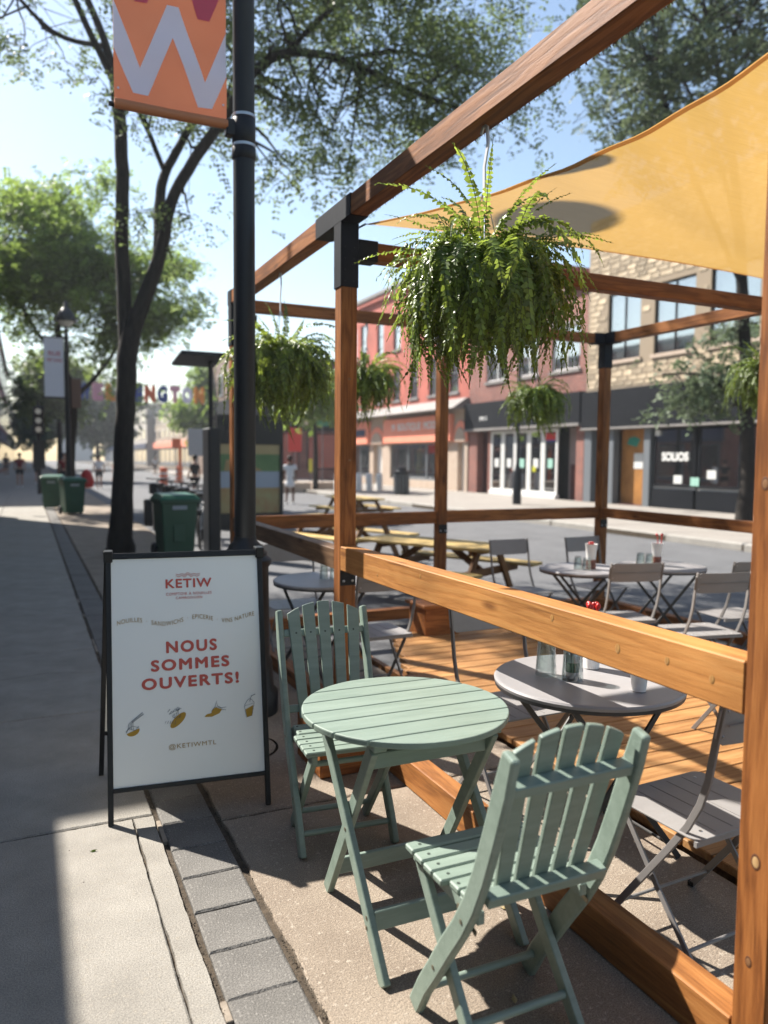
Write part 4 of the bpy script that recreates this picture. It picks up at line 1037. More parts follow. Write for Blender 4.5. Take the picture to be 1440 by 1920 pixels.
def grey_table(label, loc, rz=0.0, top='tabletop'):
    t = thing('grey_round_table', label, 'table', loc, rz, 'round grey steel tables')
    r = .355; z = .672
    MB().lathe([(0, z-.018), (r-.010, z-.020), (r-.002, z-.016), (r, z-.006), (r-.005, z+.001), (r-.012, z+.002), (r-.020, z), (0, z)], n=56).build('tabletop', M[top], t, smooth=True)
    MB().lathe([(r-.018, z-.030), (r-.004, z-.030), (r-.002, z-.0165), (r-.018, z-.0205)], n=56).build('rim', M['tablerim'], t, smooth=True)
    for sg in (-1, 1):
        x = sg*.20
        b = MB(); b.sweep([(-.29, 0), (.24, z-.022)], .022, x-.005, x+.005); b.build('leg', M['greydark'], t, bevel=.0015)
        x = sg*.185
        b = MB(); b.sweep([(.29, 0), (-.24, z-.022)], .022, x-.005, x+.005); b.build('leg', M['greydark'], t, bevel=.0015)
    for (y, zz, w2) in ((-.24, .062, .2), (.24, .062, .185), (.235, z-.035, .2), (-.235, z-.035, .185)):
        b = MB(); b.tube([(-w2, y, zz), (w2, y, zz)], .006, 8); b.build('stretcher', M['greydark'], t, smooth=True)
    return t
gt = grey_table('nearest round grey table behind the honey handrail, with upturned glasses', (1.925, 2.28, 0), 1.57)
dup(gt, None, (1.84, 4.90, 0), .3, 'round grey table between the sandwich board and the second timber post')
dup(gt, None, (4.10, 4.95, ZR), .9, 'left one of the two round grey tables out on the asphalt')
dup(gt, None, (4.83, 4.83, ZR), 1.2, 'right one of the two round grey tables out on the asphalt')

def tumbler(x, y, z, label, h=.115, r=.034, flip=True, group='glasses on the grey tables'):
    t = tag(MB().lathe([(r*.78, h), (r*.8, h-.003), (r, 0), (r-.0025, 0), (r*.8-.003, h-.012), (0, h-.012)] if flip else [(0, .004), (r*.8, .004), (r, h), (r-.003, h), (r*.78, .01)], n=24).build('tumbler', M['tumbler'], smooth=True, mx=Matrix.Translation((x, y, z))), label, 'glass', group)
    return t
ZT = .675
tumbler(1.80, 2.375, ZT, 'upturned empty glass on the nearest grey table, left of the can', h=.145, r=.041)
tumbler(1.855, 2.285, ZT, 'upturned glass over a green labelled can on the nearest grey table', h=.145, r=.041)
cn = thing('drink_can', 'aluminium can with green print standing inside an upturned glass', 'can', (1.855, 2.285, ZT))
MB().lathe([(0, 0), (.022, .0), (.0255, .006), (.0255, .03)], n=20).build('can_base', M['alu'], cn, smooth=True)
MB().lathe([(.0257, .03), (.0257, .066)], n=20).build('can_label', M['canlabel'], cn, smooth=True)
MB().lathe([(.0255, .066), (.0255, .098), (.022, .106), (.0, .106)], n=20).build('can_top', M['alu'], cn, smooth=True)
def cup(x, y, z, label, band=False, straws=True, h=.105, r=.036, ut=True):
    t = thing('paper_cup', label, 'cup', (x, y, z))
    MB().lathe([(0, 0), (r*.74, 0), (r, h), (r+.002, h+.002), (r-.003, h), (r*.7, .004)], n=24).build('cup_body', M['cup'], t, smooth=True)
    if band: MB().lathe([(r*.745+.001, .002), (r*.745+.055/h*r*.26+.001, .055)], n=24).build('printed_band', M['cuplabel'], t, smooth=True)
    return t
def utensils(x, y, z, label, n=5, h=.09, spread=.02, seed=1):
    t = thing('red_utensils', label, 'utensils', (x, y, z)); r = random.Random(seed)
    for i in range(n):
        a = r.uniform(0, 6.3); s_ = r.uniform(.3, 1)*spread
        b = MB(); b.tube([(s_*.4*math.cos(a), s_*.4*math.sin(a), 0), (s_*math.cos(a), s_*math.sin(a), h*.8)], .004, 6)
        b.build('handle', M['red'], t, smooth=True)
        MB().lathe([(0, 0), (.008, .004), (.011, .014), (.007, .024), (0, .028)], n=10).build('spoon_bowl', M['red'], t, mx=Matrix.Translation((s_*math.cos(a), s_*math.sin(a), h*.8-.004)) @ Matrix.Rotation(r.uniform(-.5, .5), 4, 'X'), smooth=True)
cup(1.985, 2.075, ZT, 'plain white paper cup alone on the nearest grey table', h=.10, r=.034)
cup(2.03, 2.385, ZT, 'white cup hidden behind the handrail on the nearest grey table', h=.16, r=.04)
utensils(2.03, 2.385, ZT+.10, 'bunch of red plastic utensils poking up over the honey handrail', 8, .175, .03, 3)
z3 = ZR+.675
cup(4.135, 4.90, z3+.075, 'tall white paper cup with a red top on the left street table', h=.125, r=.048)
tc_ = thing('sauce_tin', 'tin with a dark fruit print under the white cup on the left street table', 'tin', (4.135, 4.90, z3)); MB().lathe([(0, 0), (.04, 0), (.04, .074), (0, .074)], n=20).build('tin_body', M['cuplabel'], tc_, smooth=True)
utensils(4.12, 4.90, z3+.12, 'red utensil heads in the cup on the left street table', 4, .10, .025, 5)
tumbler(4.03, 4.93, z3, 'upturned glass left of the white cup on the left street table', .10, .036)
tumbler(4.06, 4.86, z3, 'upturned glass nearest to the fruit-print tin on the left street table', .095, .036)
cup(4.80, 4.86, z3+.075, 'white paper cup with long red sticks on the right street table', h=.11, r=.046)
tc_ = thing('sauce_tin', 'tin with a dark fruit print under the white cup on the right street table', 'tin', (4.80, 4.86, z3)); MB().lathe([(0, 0), (.038, 0), (.038, .074), (0, .074)], n=20).build('tin_body', M['cuplabel'], tc_, smooth=True)
utensils(4.82, 4.85, z3+.12, 'long red utensils leaning in the cup on the right street table', 3, .16, .045, 9)
tumbler(4.66, 4.90, z3, 'upturned glass at the left of the right street table', .105, .038)
tumbler(4.72, 4.86, z3, 'upturned glass nearest to the tin on the right street table', .10, .036)
tumbler(1.83, 4.90, ZT, 'upturned glass on the round table left of the second timber post, left one', .10, .03)
tumbler(1.89, 4.86, ZT, 'upturned glass nearest to the second timber post', .11, .032)

# ------------------------------------------------------------------ picnic tables
def picnic(label, loc, rz):
    t = thing('picnic_table', label, 'picnic table', loc, rz, 'timber picnic tables'); L = .92
    for i in range(5): timber('top_plank', (-L, (i-2)*.135, .60), (L, (i-2)*.135, .60), .128, .035, M['picnic'], t)
    for sg in (-1, 1):
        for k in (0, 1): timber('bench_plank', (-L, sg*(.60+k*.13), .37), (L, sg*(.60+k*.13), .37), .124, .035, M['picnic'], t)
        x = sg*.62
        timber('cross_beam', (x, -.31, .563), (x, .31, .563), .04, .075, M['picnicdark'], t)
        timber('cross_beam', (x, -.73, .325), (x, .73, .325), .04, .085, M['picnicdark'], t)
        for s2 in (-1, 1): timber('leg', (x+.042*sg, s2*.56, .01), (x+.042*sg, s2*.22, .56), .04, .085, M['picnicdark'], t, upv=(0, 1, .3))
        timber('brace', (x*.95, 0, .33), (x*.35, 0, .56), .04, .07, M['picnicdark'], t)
    return t
pt = picnic('yellowed timber picnic table right behind the far handrail, between the two posts', (4.22, 7.62, -.05), math.radians(117))
dup(pt, None, (4.5, 11.2, -.05), math.radians(112), 'picnic table farther up the street, its dark legs under the far handrail')
dup(pt, None, (7.2, 17.2, -.05), math.radians(95), 'farthest timber picnic table, out on the sunny road')

# ------------------------------------------------------------------ trees
def rot_about(v, axis, a): return Matrix.Rotation(a, 3, axis) @ v
def leaves(name, centres, mt, parent, per=8, L=.24, ls=.045, lw=.018, hang=.3, seed=5):
    """pinnate sprays: a twig with leaflets in pairs; centres: N x 3"""
    rs = np.random.RandomState(seed); N = len(centres)
    a = rs.uniform(0, 2*PI, N); el = rs.normal(-hang, .45, N)
    d = np.stack([np.cos(a)*np.cos(el), np.sin(a)*np.cos(el), np.sin(el)], 1)
    upv = np.array([0, 0, 1.0]); s = np.cross(d, upv); s /= np.linalg.norm(s, axis=1)[:, None]+1e-9
    rl = rs.normal(0, .6, N)[:, None]; nrm = np.cross(s, d); s = s*np.cos(rl)+nrm*np.sin(rl); nrm = np.cross(s, d)
    Vs = []
    Ls = L*rs.uniform(.6, 1.25, N)
    for i in range(per):
        q = (i//2+.6)/(per/2+.2); sg = 1 if i % 2 else -1
        o = centres+d*(Ls*q)[:, None]-nrm*0+np.array([0, 0, -1])*(Ls*q*q*.35)[:, None]
        k = rs.uniform(.75, 1.2, N)[:, None]; tw = rs.normal(0, .35, (N, 1))
        ld = (s*sg*.9+d*.45+nrm*tw); ld /= np.linalg.norm(ld, axis=1)[:, None]
        wd_ = np.cross(ld, nrm+s*rs.normal(0, .4, (N, 1))); wd_ /= np.linalg.norm(wd_, axis=1)[:, None]+1e-9
        V = np.stack([o, o+ld*ls*.5*k+wd_*lw*k, o+ld*ls*k, o+ld*ls*.5*k-wd_*lw*k], 1); Vs.append(V)
    V = np.concatenate(Vs).reshape(-1, 3); F = np.arange(len(V)).reshape(-1, 4)
    o = fast_mesh(name, V, F, mt, parent); return o
def smooth_path(pts, sub=5):
    P_ = [Vector(p[:3]) for p in pts]; rr = [p[3] for p in pts]; out = []; ro = []
    for i in range(len(P_)-1):
        p0 = P_[max(0, i-1)]; p1 = P_[i]; p2 = P_[i+1]; p3 = P_[min(len(P_)-1, i+2)]
        for k in range(sub):
            u = k/sub
            out.append(.5*((2*p1)+(-p0+p2)*u+(2*p0-5*p1+4*p2-p3)*u*u+(-p0+3*p1-3*p2+p3)*u**3)); ro.append(rr[i]*(1-u)+rr[i+1]*u)
    out.append(P_[-1]); ro.append(rr[-1]); return out, ro
def tree(name, label, base, limbs, blobs, mt, cat='tree', group=None, nleaf=5000, seed=1, per=8, L=.24, ls=.05, lw=.02, twigs=60, clump=.30, gap=False, slim=1):
    r = random.Random(seed); rs = np.random.RandomState(seed)
    t = thing(name, label, cat, base, 0, group); B = Vector(base)
    anchors = []
    trunk = MB(); br = MB()
    for i, lm in enumerate(limbs):
        if slim != 1: lm = [(p[0], p[1], p[2], p[3]*slim) for p in lm]
        pts, rad = smooth_path([(p[0]-B.x, p[1]-B.y, p[2]-B.z, p[3]) for p in lm])
        pts2 = [p+Vector((r.gauss(0, rad[k]*.045), r.gauss(0, rad[k]*.045), 0)) for k, p in enumerate(pts)]
        (trunk if i == 0 else br).tube(pts2, rad, 12 if rad[0] > .08 else 7)
        for k, p in enumerate(pts2):
            if p.z > 2.2: anchors.append((p, rad[k]))
    # secondary branches out to clumps in the crown blobs
    cl = []
    tot = sum(b[2] for b in blobs)
    for (c_, rd, wt) in blobs:
        for k in range(max(1, int(twigs*wt/tot))):
            while True:
                v = Vector((r.uniform(-1, 1), r.uniform(-1, 1), r.uniform(-1, 1)))
                if .25 < v.length < 1: break
            tgt = Vector((c_[0]+v.x*rd[0], c_[1]+v.y*rd[1], c_[2]+v.z*rd[2]))-B
            an = min(anchors, key=lambda q: (q[0]-tgt).length+r.uniform(0, .8)); p0 = an[0]; r0_ = min(an[1]*.6, .035)
            n = 6; pts = []; rad = []; mid = Vector((r.gauss(0, .25), r.gauss(0, .25), r.uniform(.0, .5)))
            for q in range(n+1):
                u = q/n; pts.append(p0.lerp(tgt, u)+mid*math.sin(PI*u)*min(1, (tgt-p0).length*.3)+Vector((r.gauss(0, .03), r.gauss(0, .03), r.gauss(0, .03))))
                rad.append(max(.004, r0_*(1-u*.85)))
            br.tube(pts, rad, 5, cap=False)
            cl.append((tgt, (tgt-p0).normalized(), min(rd)))
            for q in range(2):
                st = pts[r.randint(2, n)]; e2 = st+Vector((r.gauss(0, .55), r.gauss(0, .55), r.gauss(.0, .35)))
                br.tube([st, st.lerp(e2, .5)+Vector((0, 0, .06)), e2], [.009, .006, .003], 4, cap=False); cl.append((e2, (e2-st).normalized(), min(rd)))
    trunk.build('trunk', M['bark'], t, smooth=True); br.build('limbs', M['bark'], t, smooth=True)
    # leaf sprays gathered round the branch ends
    w8 = rs.uniform(.3, 1.6, len(cl)); w8 /= w8.sum(); idx = rs.choice(len(cl), nleaf, p=w8)
    cs0 = np.array([tuple(c_[0]) for c_ in cl])[idx]
    cs = cs0; dr = np.array([tuple(c_[1]) for c_ in cl])[idx]
    off = rs.normal(0, clump, (nleaf, 3)); off[:, 2] *= .55
    off += -dr*np.abs(rs.normal(0, clump*.8, (nleaf, 1)))
    ctr = cs+off
    if gap:      # an open window in the crown where the terrace gets its sun
        wz = ctr[:, 2]+B.z-1.0; gx = ctr[:, 0]+B.x+SX*wz; gy = ctr[:, 1]+B.y+SY*wz
        wz2 = ctr[:, 2]+B.z-2.7; hx_ = ctr[:, 0]+B.x+SX*wz2; hy_ = ctr[:, 1]+B.y+SY*wz2
        keep = ~((hx_ > 1.8) & (hx_ < 5.2) & (hy_ > 1.0) & (hy_ < 4.0)) | (rs.uniform(0, 1, len(gx)) < .12)
        keep &= ~((gx > .2) & (gx < 4.2) & (gy > .5) & (gy < 4.6)) | (rs.uniform(0, 1, len(gx)) < .05)
        keep &= ~((gx > 3.4) & (gx < 5.6) & (gy > 4.1) & (gy < 5.7)) | (rs.uniform(0, 1, len(gx)) < .05)
        keep &= ~((gx > 3.3) & (gx < 5.0) & (gy > 6.4) & (gy < 8.8)) | (rs.uniform(0, 1, len(gx)) < .35)
        ctr = ctr[keep]
    leaves('crown', ctr, mt, t, per, L, ls, lw, seed=seed)
    return t
# big honey locust in front: trunk, fork and limbs as in the photo
T1 = [
 [(1.29, 12.5, -.05, .30), (1.30, 12.5, .25, .215), (1.34, 12.5, .9, .185), (1.39, 12.5, 2.0, .165), (1.43, 12.5, 2.9, .175), (1.50, 12.5, 3.45, .17)],
 [(1.44, 12.5, 3.0, .14), (1.42, 12.6, 3.9, .125), (1.40, 12.7, 4.9, .12), (1.44, 12.8, 5.9, .115), (1.40, 12.9, 7.0, .11), (1.22, 13.0, 7.9, .07), (.85, 13.2, 9.0, .05), (.7, 13.3, 10.6, .03)],
 [(1.48, 12.5, 3.3, .15), (1.72, 12.4, 4.0, .135), (1.92, 12.3, 4.6, .115), (2.05, 12.1, 5.3, .10), (2.35, 11.9, 5.9, .095), (2.75, 11.7, 6.5, .09), (3.1, 11.5, 7.1, .085), (3.6, 11.3, 7.45, .075), (4.4, 11.0, 7.4, .055), (5.1, 10.9, 7.2, .045), (6.3, 10.7, 6.9, .025)],
 [(1.92, 12.4, 4.55, .11), (1.98, 12.7, 5.4, .095), (2.10, 12.9, 6.0, .085), (2.45, 13.1, 6.7, .075), (2.8, 13.2, 7.5, .06), (3.1, 13.4, 9.0, .045), (3.7, 13.6, 10.6, .03)],
 [(2.10, 12.9, 6.0, .05), (1.85, 12.9, 6.6, .045), (1.55, 12.9, 7.2, .05)],
 [(1.40, 12.9, 7.0, .075), (1.75, 12.7, 7.7, .06), (2.4, 12.4, 8.4, .05), (3.3, 12.0, 8.9, .04), (4.6, 11.6, 9.6, .025)],
 [(1.38, 12.9, 7.2, .07), (.9, 12.7, 8.0, .055), (.4, 12.4, 9.0, .045), (.1, 12.2, 10.4, .03)],
 [(1.2, 13.0, 7.8, .05), (.5, 13.3, 8.0, .04), (-.3, 13.6, 8.9, .03), (-1.1, 13.8, 10.0, .02)],
 [(3.6, 11.3, 7.45, .05), (4.4, 11.2, 8.3, .045), (5.4, 11.1, 8.8, .04), (6.8, 11.0, 9.4, .025)],
 [(4.4, 11.0, 7.4, .04), (5.3, 11.4, 7.9, .035), (6.2, 11.6, 8.1, .03), (7.4, 11.8, 8.1, .018)],
]
tree('honey_locust_tree', 'big dark-trunked forked tree behind the lamp post, its crown filling the top of the view', (1.3, 12.5, 0), T1,
     [((4.6, 11.6, 9.4), (3.6, 2.2, 2.3), 9), ((-.3, 13.9, 9.6), (2.1, 1.8, 2.3), 4.0), ((2.6, 13.2, 10.4), (2.2, 1.8, 1.8), 3), ((2.9, 12.0, 6.6), (1.7, 1.2, .9), 1.6), ((6.2, 11.0, 7.5), (1.8, 1.4, 1.1), 2.2), ((2.4, 13.4, 5.0), (.9, 1.4, 1.1), .4), ((-.7, 13.6, 8.2), (1.7, 1.5, 1.2), 2.0), ((4.7, 11.4, 6.6), (1.2, 1.0, 1.0), 1.3), ((2.6, 11.9, 7.6), (1.2, 1, .9), 1.0)],
     M['leaf'], slim=.87, nleaf=9800, seed=4, per=8, L=.30, ls=.078, lw=.023, twigs=210, clump=.24, gap=True)
tree('honey_locust_tree', 'sunlit yellow-green tree down the pavement at the left, behind the street lamp', (1.2, 25.8, 0),
     [[(1.2, 25.8, -.05, .2), (1.25, 25.8, 1.5, .13), (1.35, 25.8, 3.2, .12), (1.0, 25.8, 4.8, .10), (.9, 26, 7, .07), (.8, 26, 9, .04)], [(1.3, 25.8, 3.2, .08), (2.2, 25.6, 4.2, .06), (3.0, 25.4, 5.6, .05), (3.6, 25.2, 7, .03)], [(1.2, 25.8, 4, .07), (.2, 25.7, 5.5, .05), (-.6, 25.5, 7, .03)]],
     [((.9, 25.8, 8.0), (2.4, 2.2, 2.4), 6), ((-.6, 25.3, 6.6), (1.6, 1.6, 1.6), 3), ((2.2, 25.5, 6.0), (2.0, 1.8, 1.9), 3.2), ((3.7, 25.6, 6.6), (1.5, 1.4, 2.2), 1.8)],
     M['leafyellow'], group='trees along the street', nleaf=7500, seed=9, per=8, L=.34, ls=.13, lw=.045, twigs=110, clump=.42)
tree('honey_locust_tree', 'tree behind the first street lamp whose small crown shows under the letters at the left', (1.9, 52, 0),
     [[(1.9, 52, -.05, .2), (1.9, 52, 3, .14), (1.8, 52, 6.5, .06)]], [((1.5, 52, 5.6), (1.9, 2.0, 1.9), 1)], M['leaf'], group='trees along the street', nleaf=2600, seed=10, per=8, L=.4, ls=.24, lw=.09, twigs=50, clump=.6)
tree('honey_locust_tree', 'yellow-green tree under the last letters of the overhead street name', (14.2, 62, 0),
     [[(14.2, 62, -.05, .2), (14.2, 62, 3, .15), (14.2, 62, 6, .07)]], [((14.0, 62, 6.2), (3.6, 3, 2.9), 1), ((12.0, 60, 4.9), (1.9, 2, 1.4), .5)], M['leafyellow'], group='trees along the street', nleaf=3000, seed=12, per=8, L=.45, ls=.26, lw=.10, twigs=55, clump=.6)
tree('honey_locust_tree', 'far tree left of centre closing the street behind the bins', (7.5, 95, 0),
     [[(7.5, 95, -.05, .25), (7.5, 95, 4, .2), (7.5, 95, 7, .07)]], [((7.5, 95, 7), (5.5, 4, 4), 1)], M['leafdark'], group='trees along the street', nleaf=2200, seed=13, per=8, L=.5, ls=.42, lw=.17, twigs=45, clump=.9)
tree('honey_locust_tree', 'far tree at the very end of the street above the walkers', (1.0, 90, 0),
     [[(1.0, 90, -.05, .25), (1.0, 90, 4, .2), (1.0, 90, 8, .07)]], [((2.0, 90, 5.0), (2.6, 3, 2.2), 1)], M['leafdark'], group='trees along the street', nleaf=2000, seed=14, per=8, L=.5, ls=.42, lw=.17, twigs=45, clump=.9)
tree('maple_tree', 'dark green tree on the far pavement in front of the SOLIOS shop window', (14.6, 12.2, .07),
     [[(14.6, 12.2, 0, .22), (14.65, 12.2, 1.5, .15), (14.6, 12.3, 3.5, .13), (14.4, 12.4, 6.0, .12), (14.2, 12.6, 8.5, .08), (13.6, 12.8, 11, .05)], [(14.5, 12.3, 5.2, .07), (13.4, 12.8, 7.6, .06), (12.4, 13.2, 10, .04)], [(14.6, 12.2, 2.5, .04), (14.0, 12.8, 3.4, .03), (13.4, 13.6, 3.5, .02)], [(14.4, 12.4, 6.0, .06), (15.0, 13.6, 8.5, .05), (14.6, 14.6, 11.0, .03)]],
     [((13.2, 12.8, 10.4), (3.2, 3.0, 2.7), 6), ((14.6, 13.2, 3.25), (.75, .9, .65), .8), ((14.5, 12.6, 4.6), (.5, .6, .5), .2)], M['leafdark'], group='trees along the street', nleaf=2400, seed=15, per=8, L=.32, ls=.12, lw=.042, twigs=120, clump=.26)
tree('honey_locust_tree', 'small pale tree beside the SECOND black shop at the left of the red building'.replace('SECOND ', ''), (11.9, 33, .07),
     [[(11.9, 33, 0, .14), (11.9, 33, 2, .1), (11.8, 33, 4.2, .05)]], [((11.8, 33, 4.4), (1.4, 1.4, 1.1), 1)], M['leafyellow'], group='trees along the street', nleaf=900, seed=16, per=8, L=.4, ls=.16, lw=.06, twigs=25, clump=.4)

# ------------------------------------------------------------------ buildings
def wall_open(x, y0, y1, z0, z1, ops, depth=.16, sgn=1):
    """facade in the plane X=x facing -sgn*X, with rectangular openings (ya,yb,za,zb) and their reveals"""
    b = MB(); ys_ = sorted({y0, y1, *[o[0] for o in ops], *[o[1] for o in ops]}); zs = sorted({z0, z1, *[o[2] for o in ops], *[o[3] for o in ops]})
    ys_ = [q for q in ys_ if y0 <= q <= y1]; zs = [q for q in zs if z0 <= q <= z1]
    for i in range(len(ys_)-1):
        for j in range(len(zs)-1):
            cy, cz = (ys_[i]+ys_[i+1])/2, (zs[j]+zs[j+1])/2
            if any(o[0] < cy < o[1] and o[2] < cz < o[3] for o in ops): continue
            b.add([(x, ys_[i], zs[j]), (x, ys_[i+1], zs[j]), (x, ys_[i+1], zs[j+1]), (x, ys_[i], zs[j+1])], [(0, 1, 2, 3)])
    for (a, c_, e, f) in ops:
        X2 = x+depth*sgn
        b.add([(x, a, e), (X2, a, e), (X2, a, f), (x, a, f)], [(0, 1, 2, 3)]); b.add([(x, c_, e), (X2, c_, e), (X2, c_, f), (x, c_, f)], [(0, 1, 2, 3)])
        b.add([(x, a, e), (x, c_, e), (X2, c_, e), (X2, a, e)], [(0, 1, 2, 3)]); b.add([(x, a, f), (x, c_, f), (X2, c_, f), (X2, a, f)], [(0, 1, 2, 3)])
    return b
def window(t, x, o, fm, nv=1, nh=0, sill='arch', curtain=True, fw_=.06, sgn=1, depth=.13, inside='darkinside'):
    y0, y1, z0, z1 = o; X = x+sgn*depth*.7; b = MB()
    def bx(a, c_, e, f, xa=X-.03, xb=X+.03): b.box(min(xa, xb), a, e, max(xa, xb), c_, f)
    bx(y0, y1, z0, z0+fw_); bx(y0, y1, z1-fw_, z1); bx(y0, y0+fw_, z0+fw_, z1-fw_); bx(y1-fw_, y1, z0+fw_, z1-fw_)
    for k in range(nv): yy = y0+(y1-y0)*(k+1)/(nv+1); bx(yy-fw_*.4, yy+fw_*.4, z0+fw_, z1-fw_)
    for k in range(nh): zz = z0+(z1-z0)*(k+1)/(nh+1); bx(y0+fw_, y1-fw_, zz-fw_*.35, zz+fw_*.35, X-.026, X+.026)
    w_ = b.build('window', M[fm], t)
    g = MB().box(X-.004, y0+.01, z0+.01, X+.004, y1-.01, z1-.01).build('pane', M['winglass'], w_)
    if curtain:
        MB().box(X+sgn*.06-.005, y0+.02, z0+.02, X+sgn*.06+.005, y1-.02, z1-.02).build('curtain', M['curtain'], w_)
    else:
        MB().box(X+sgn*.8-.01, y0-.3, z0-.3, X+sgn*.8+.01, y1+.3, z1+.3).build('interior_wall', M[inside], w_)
    if sill:
        MB().box(min(x-sgn*.06, x+sgn*.1), y0-.08, z0-.12, max(x-sgn*.06, x+sgn*.1), y1+.08, z0-.002).build('sill', M[sill], w_)
    return w_
FX = 17.7; G0 = .07
def block(t, x0, x1, y0, y1, z1, mt, name='rear_mass', zb=0):
    b = MB()
    b.add([(x0, y0, zb), (x1, y0, zb), (x1, y1, zb), (x0, y1, zb), (x0, y0, z1), (x1, y0, z1), (x1, y1, z1), (x0, y1, z1)], [(0, 1, 5, 4), (1, 2, 6, 5), (2, 3, 7, 6), (4, 5, 6, 7)])
    return b.build(name, mt, t, fix=False)

# -- fieldstone building with the SOLIOS shop
def stone_building():
    t = thing('stone_building', 'pale fieldstone building over a long black shopfront reading SOLIOS', 'building')
    y0, y1 = 8.0, 21.45; H_ = 9.6
    ops = [(18.95, 20.45, 4.80, 7.0), (16.75, 18.35, 4.80, 6.95), (14.55, 16.2, 4.80, 6.95), (12.2, 13.9, 4.8, 6.95), (9.6, 11.4, 4.8, 6.95)]
    wall_open(FX, y0, y1, 3.86, H_, ops).build('wall', M['stonemortar'], t, fix=False)
    block(t, FX+.001, FX+9, y0, y1, H_, M['brickbrown'])
    for o in ops: window(t, FX, o, 'black', nv=1, sill='arch')
    # individual fieldstones laid in rough courses
    pool = []
    for k in range(14):
        wd, h = (.34+.05*(k % 5)), (.13+.022*(k % 3)); b = MB(); pts = []
        n = 8
        for q in range(n):
            a = 2*PI*(q+.5)/n; cx = max(-1, min(1, 2.1*math.cos(a))); cz = max(-1, min(1, 1.9*math.sin(a)))
            pts.append((cx*wd/2*R.uniform(.88, 1), cz*h/2*R.uniform(.85, 1)))
        vs = [(0, p[0], p[1]) for p in pts]+[(-R.uniform(.010, .020), p[0]*.95, p[1]*.92) for p in pts]
        fs = [(i, (i+1) % n, n+(i+1) % n, n+i) for i in range(n)]+[tuple(n+i for i in range(n))]
        b.add(vs, fs); o = b.build('stone', M['fieldstone']); pool.append((o.data, wd, h)); C.objects.unlink(o); bpy.data.objects.remove(o)
    cnt = 0; z = 3.93; far = MB(); rest = []
    while z < H_-.1:
        y = y1-.02-R.uniform(0, .1); row_h = R.choice((.15, .165, .18))
        while y > y0+.2:
            me, wd, h = R.choice(pool); sc = row_h/h*.96; c_ = (y-wd/2, z+row_h/2)
            if not any(o[0]-.03 < c_[0]+wd/2 and c_[0]-wd/2 < o[1]+.03 and o[2]-.14 < c_[1]+row_h*.4 and c_[1]-row_h*.4 < o[3]+.02 for o in ops):
                vis = (13.5 < c_[0] and c_[1] < 7.9)
                mx = Matrix.Translation((FX, c_[0], c_[1])) @ Matrix.Diagonal((1, .97, sc, 1))
                if vis and cnt < 298: link('stone', me, t, mx); cnt += 1
                else: rest.append((me, mx))
            y -= wd+.012
        z += row_h+.012
    for me, mx in rest:
        vs = [mx @ v.co for v in me.vertices]; far.add(vs, [tuple(p.vertices) for p in me.polygons])
    o = far.build('upper_stones', M['fieldstone'], t, fix=False); o['kind'] = 'stuff'
    # black fascia and shopfront
    MB().box(FX-.22, y0, 2.60, FX-.002, y1, 3.84, .01).build('fascia', M['facade_black'], t)
    MB().box(FX-.25, y0, 2.53, FX-.0, y1, 2.598, .01).build('fascia_trim', M['cornice'], t)
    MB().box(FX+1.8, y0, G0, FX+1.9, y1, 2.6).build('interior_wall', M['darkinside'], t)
    MB().box(FX+.02, y0, G0-.02, FX+1.8, y1, G0+.02).build('interior_floor', M['maroon'], t)
    for (ya, yb) in ((21.05, 21.43), (19.95, 20.25), (18.30, 18.58)):
        MB().box(FX-.06, ya, G0, FX+.2, yb, 2.53, .01).build('pillar', M['greyframe'], t)
    d = MB().box(FX+.30, 18.58, G0, FX+.36, 19.95, 2.53).build('plywood_door', M['warmwood'], t)
    MB().box(FX+.285, 18.95, 1.25, FX+.298, 19.35, 1.75).build('poster', M['paper'], d)
    MB().prism([(19.25, 1.95), (19.7, 2.05), (19.6, 2.25), (19.35, 2.3), (19.1, 2.2)], 0, FX+.288, FX+.298).build('painted_mark', M['tealsign'], d)
    d2 = MB().box(FX+.20, 20.25, G0, FX+.26, 21.05, 2.53).build('side_door', M['facade_black'], t)
    for (ya, yb) in ((16.55, 18.20), (15.0, 16.45), (12.2, 14.9), (9, 12.0)):
        w_ = window(t, FX-.05, (ya, yb, .72, 2.50), 'facade_black', 0, 0, None, False)
        MB().box(FX+.06, ya, .66, FX+.10, yb, .72).build('ledge', M['whiteframe'], w_)
        MB().box(FX-.03, ya, G0, FX+.10, yb, .66).build('stall_riser', M['facade_black'], w_)
    mx = Matrix.Translation((FX-.0, 17.33, 1.64)) @ Matrix(((0, 0, -1, 0), (-1, 0, 0, 0), (0, 1, 0, 0), (0, 0, 0, 1)))
    lettering('lettering', 'SOLIOS', 1.05, .27, M['whiteframe'], t, mx, .03)
    for (yy, zz, m_) in ((17.2, .83, 'paper'), (16.55, .78, 'bluepaper'), (15.95, 1.0, 'paper')):
        MB().box(FX+.01, yy-.16, zz, FX+.03, yy+.16, zz+.25).build('window_notice', M[m_], t)
    MB().box(FX-.01, 17.95, 2.28, FX+.01, 18.15, 2.46).build('window_notice', M['paper'], t)
stone_building()

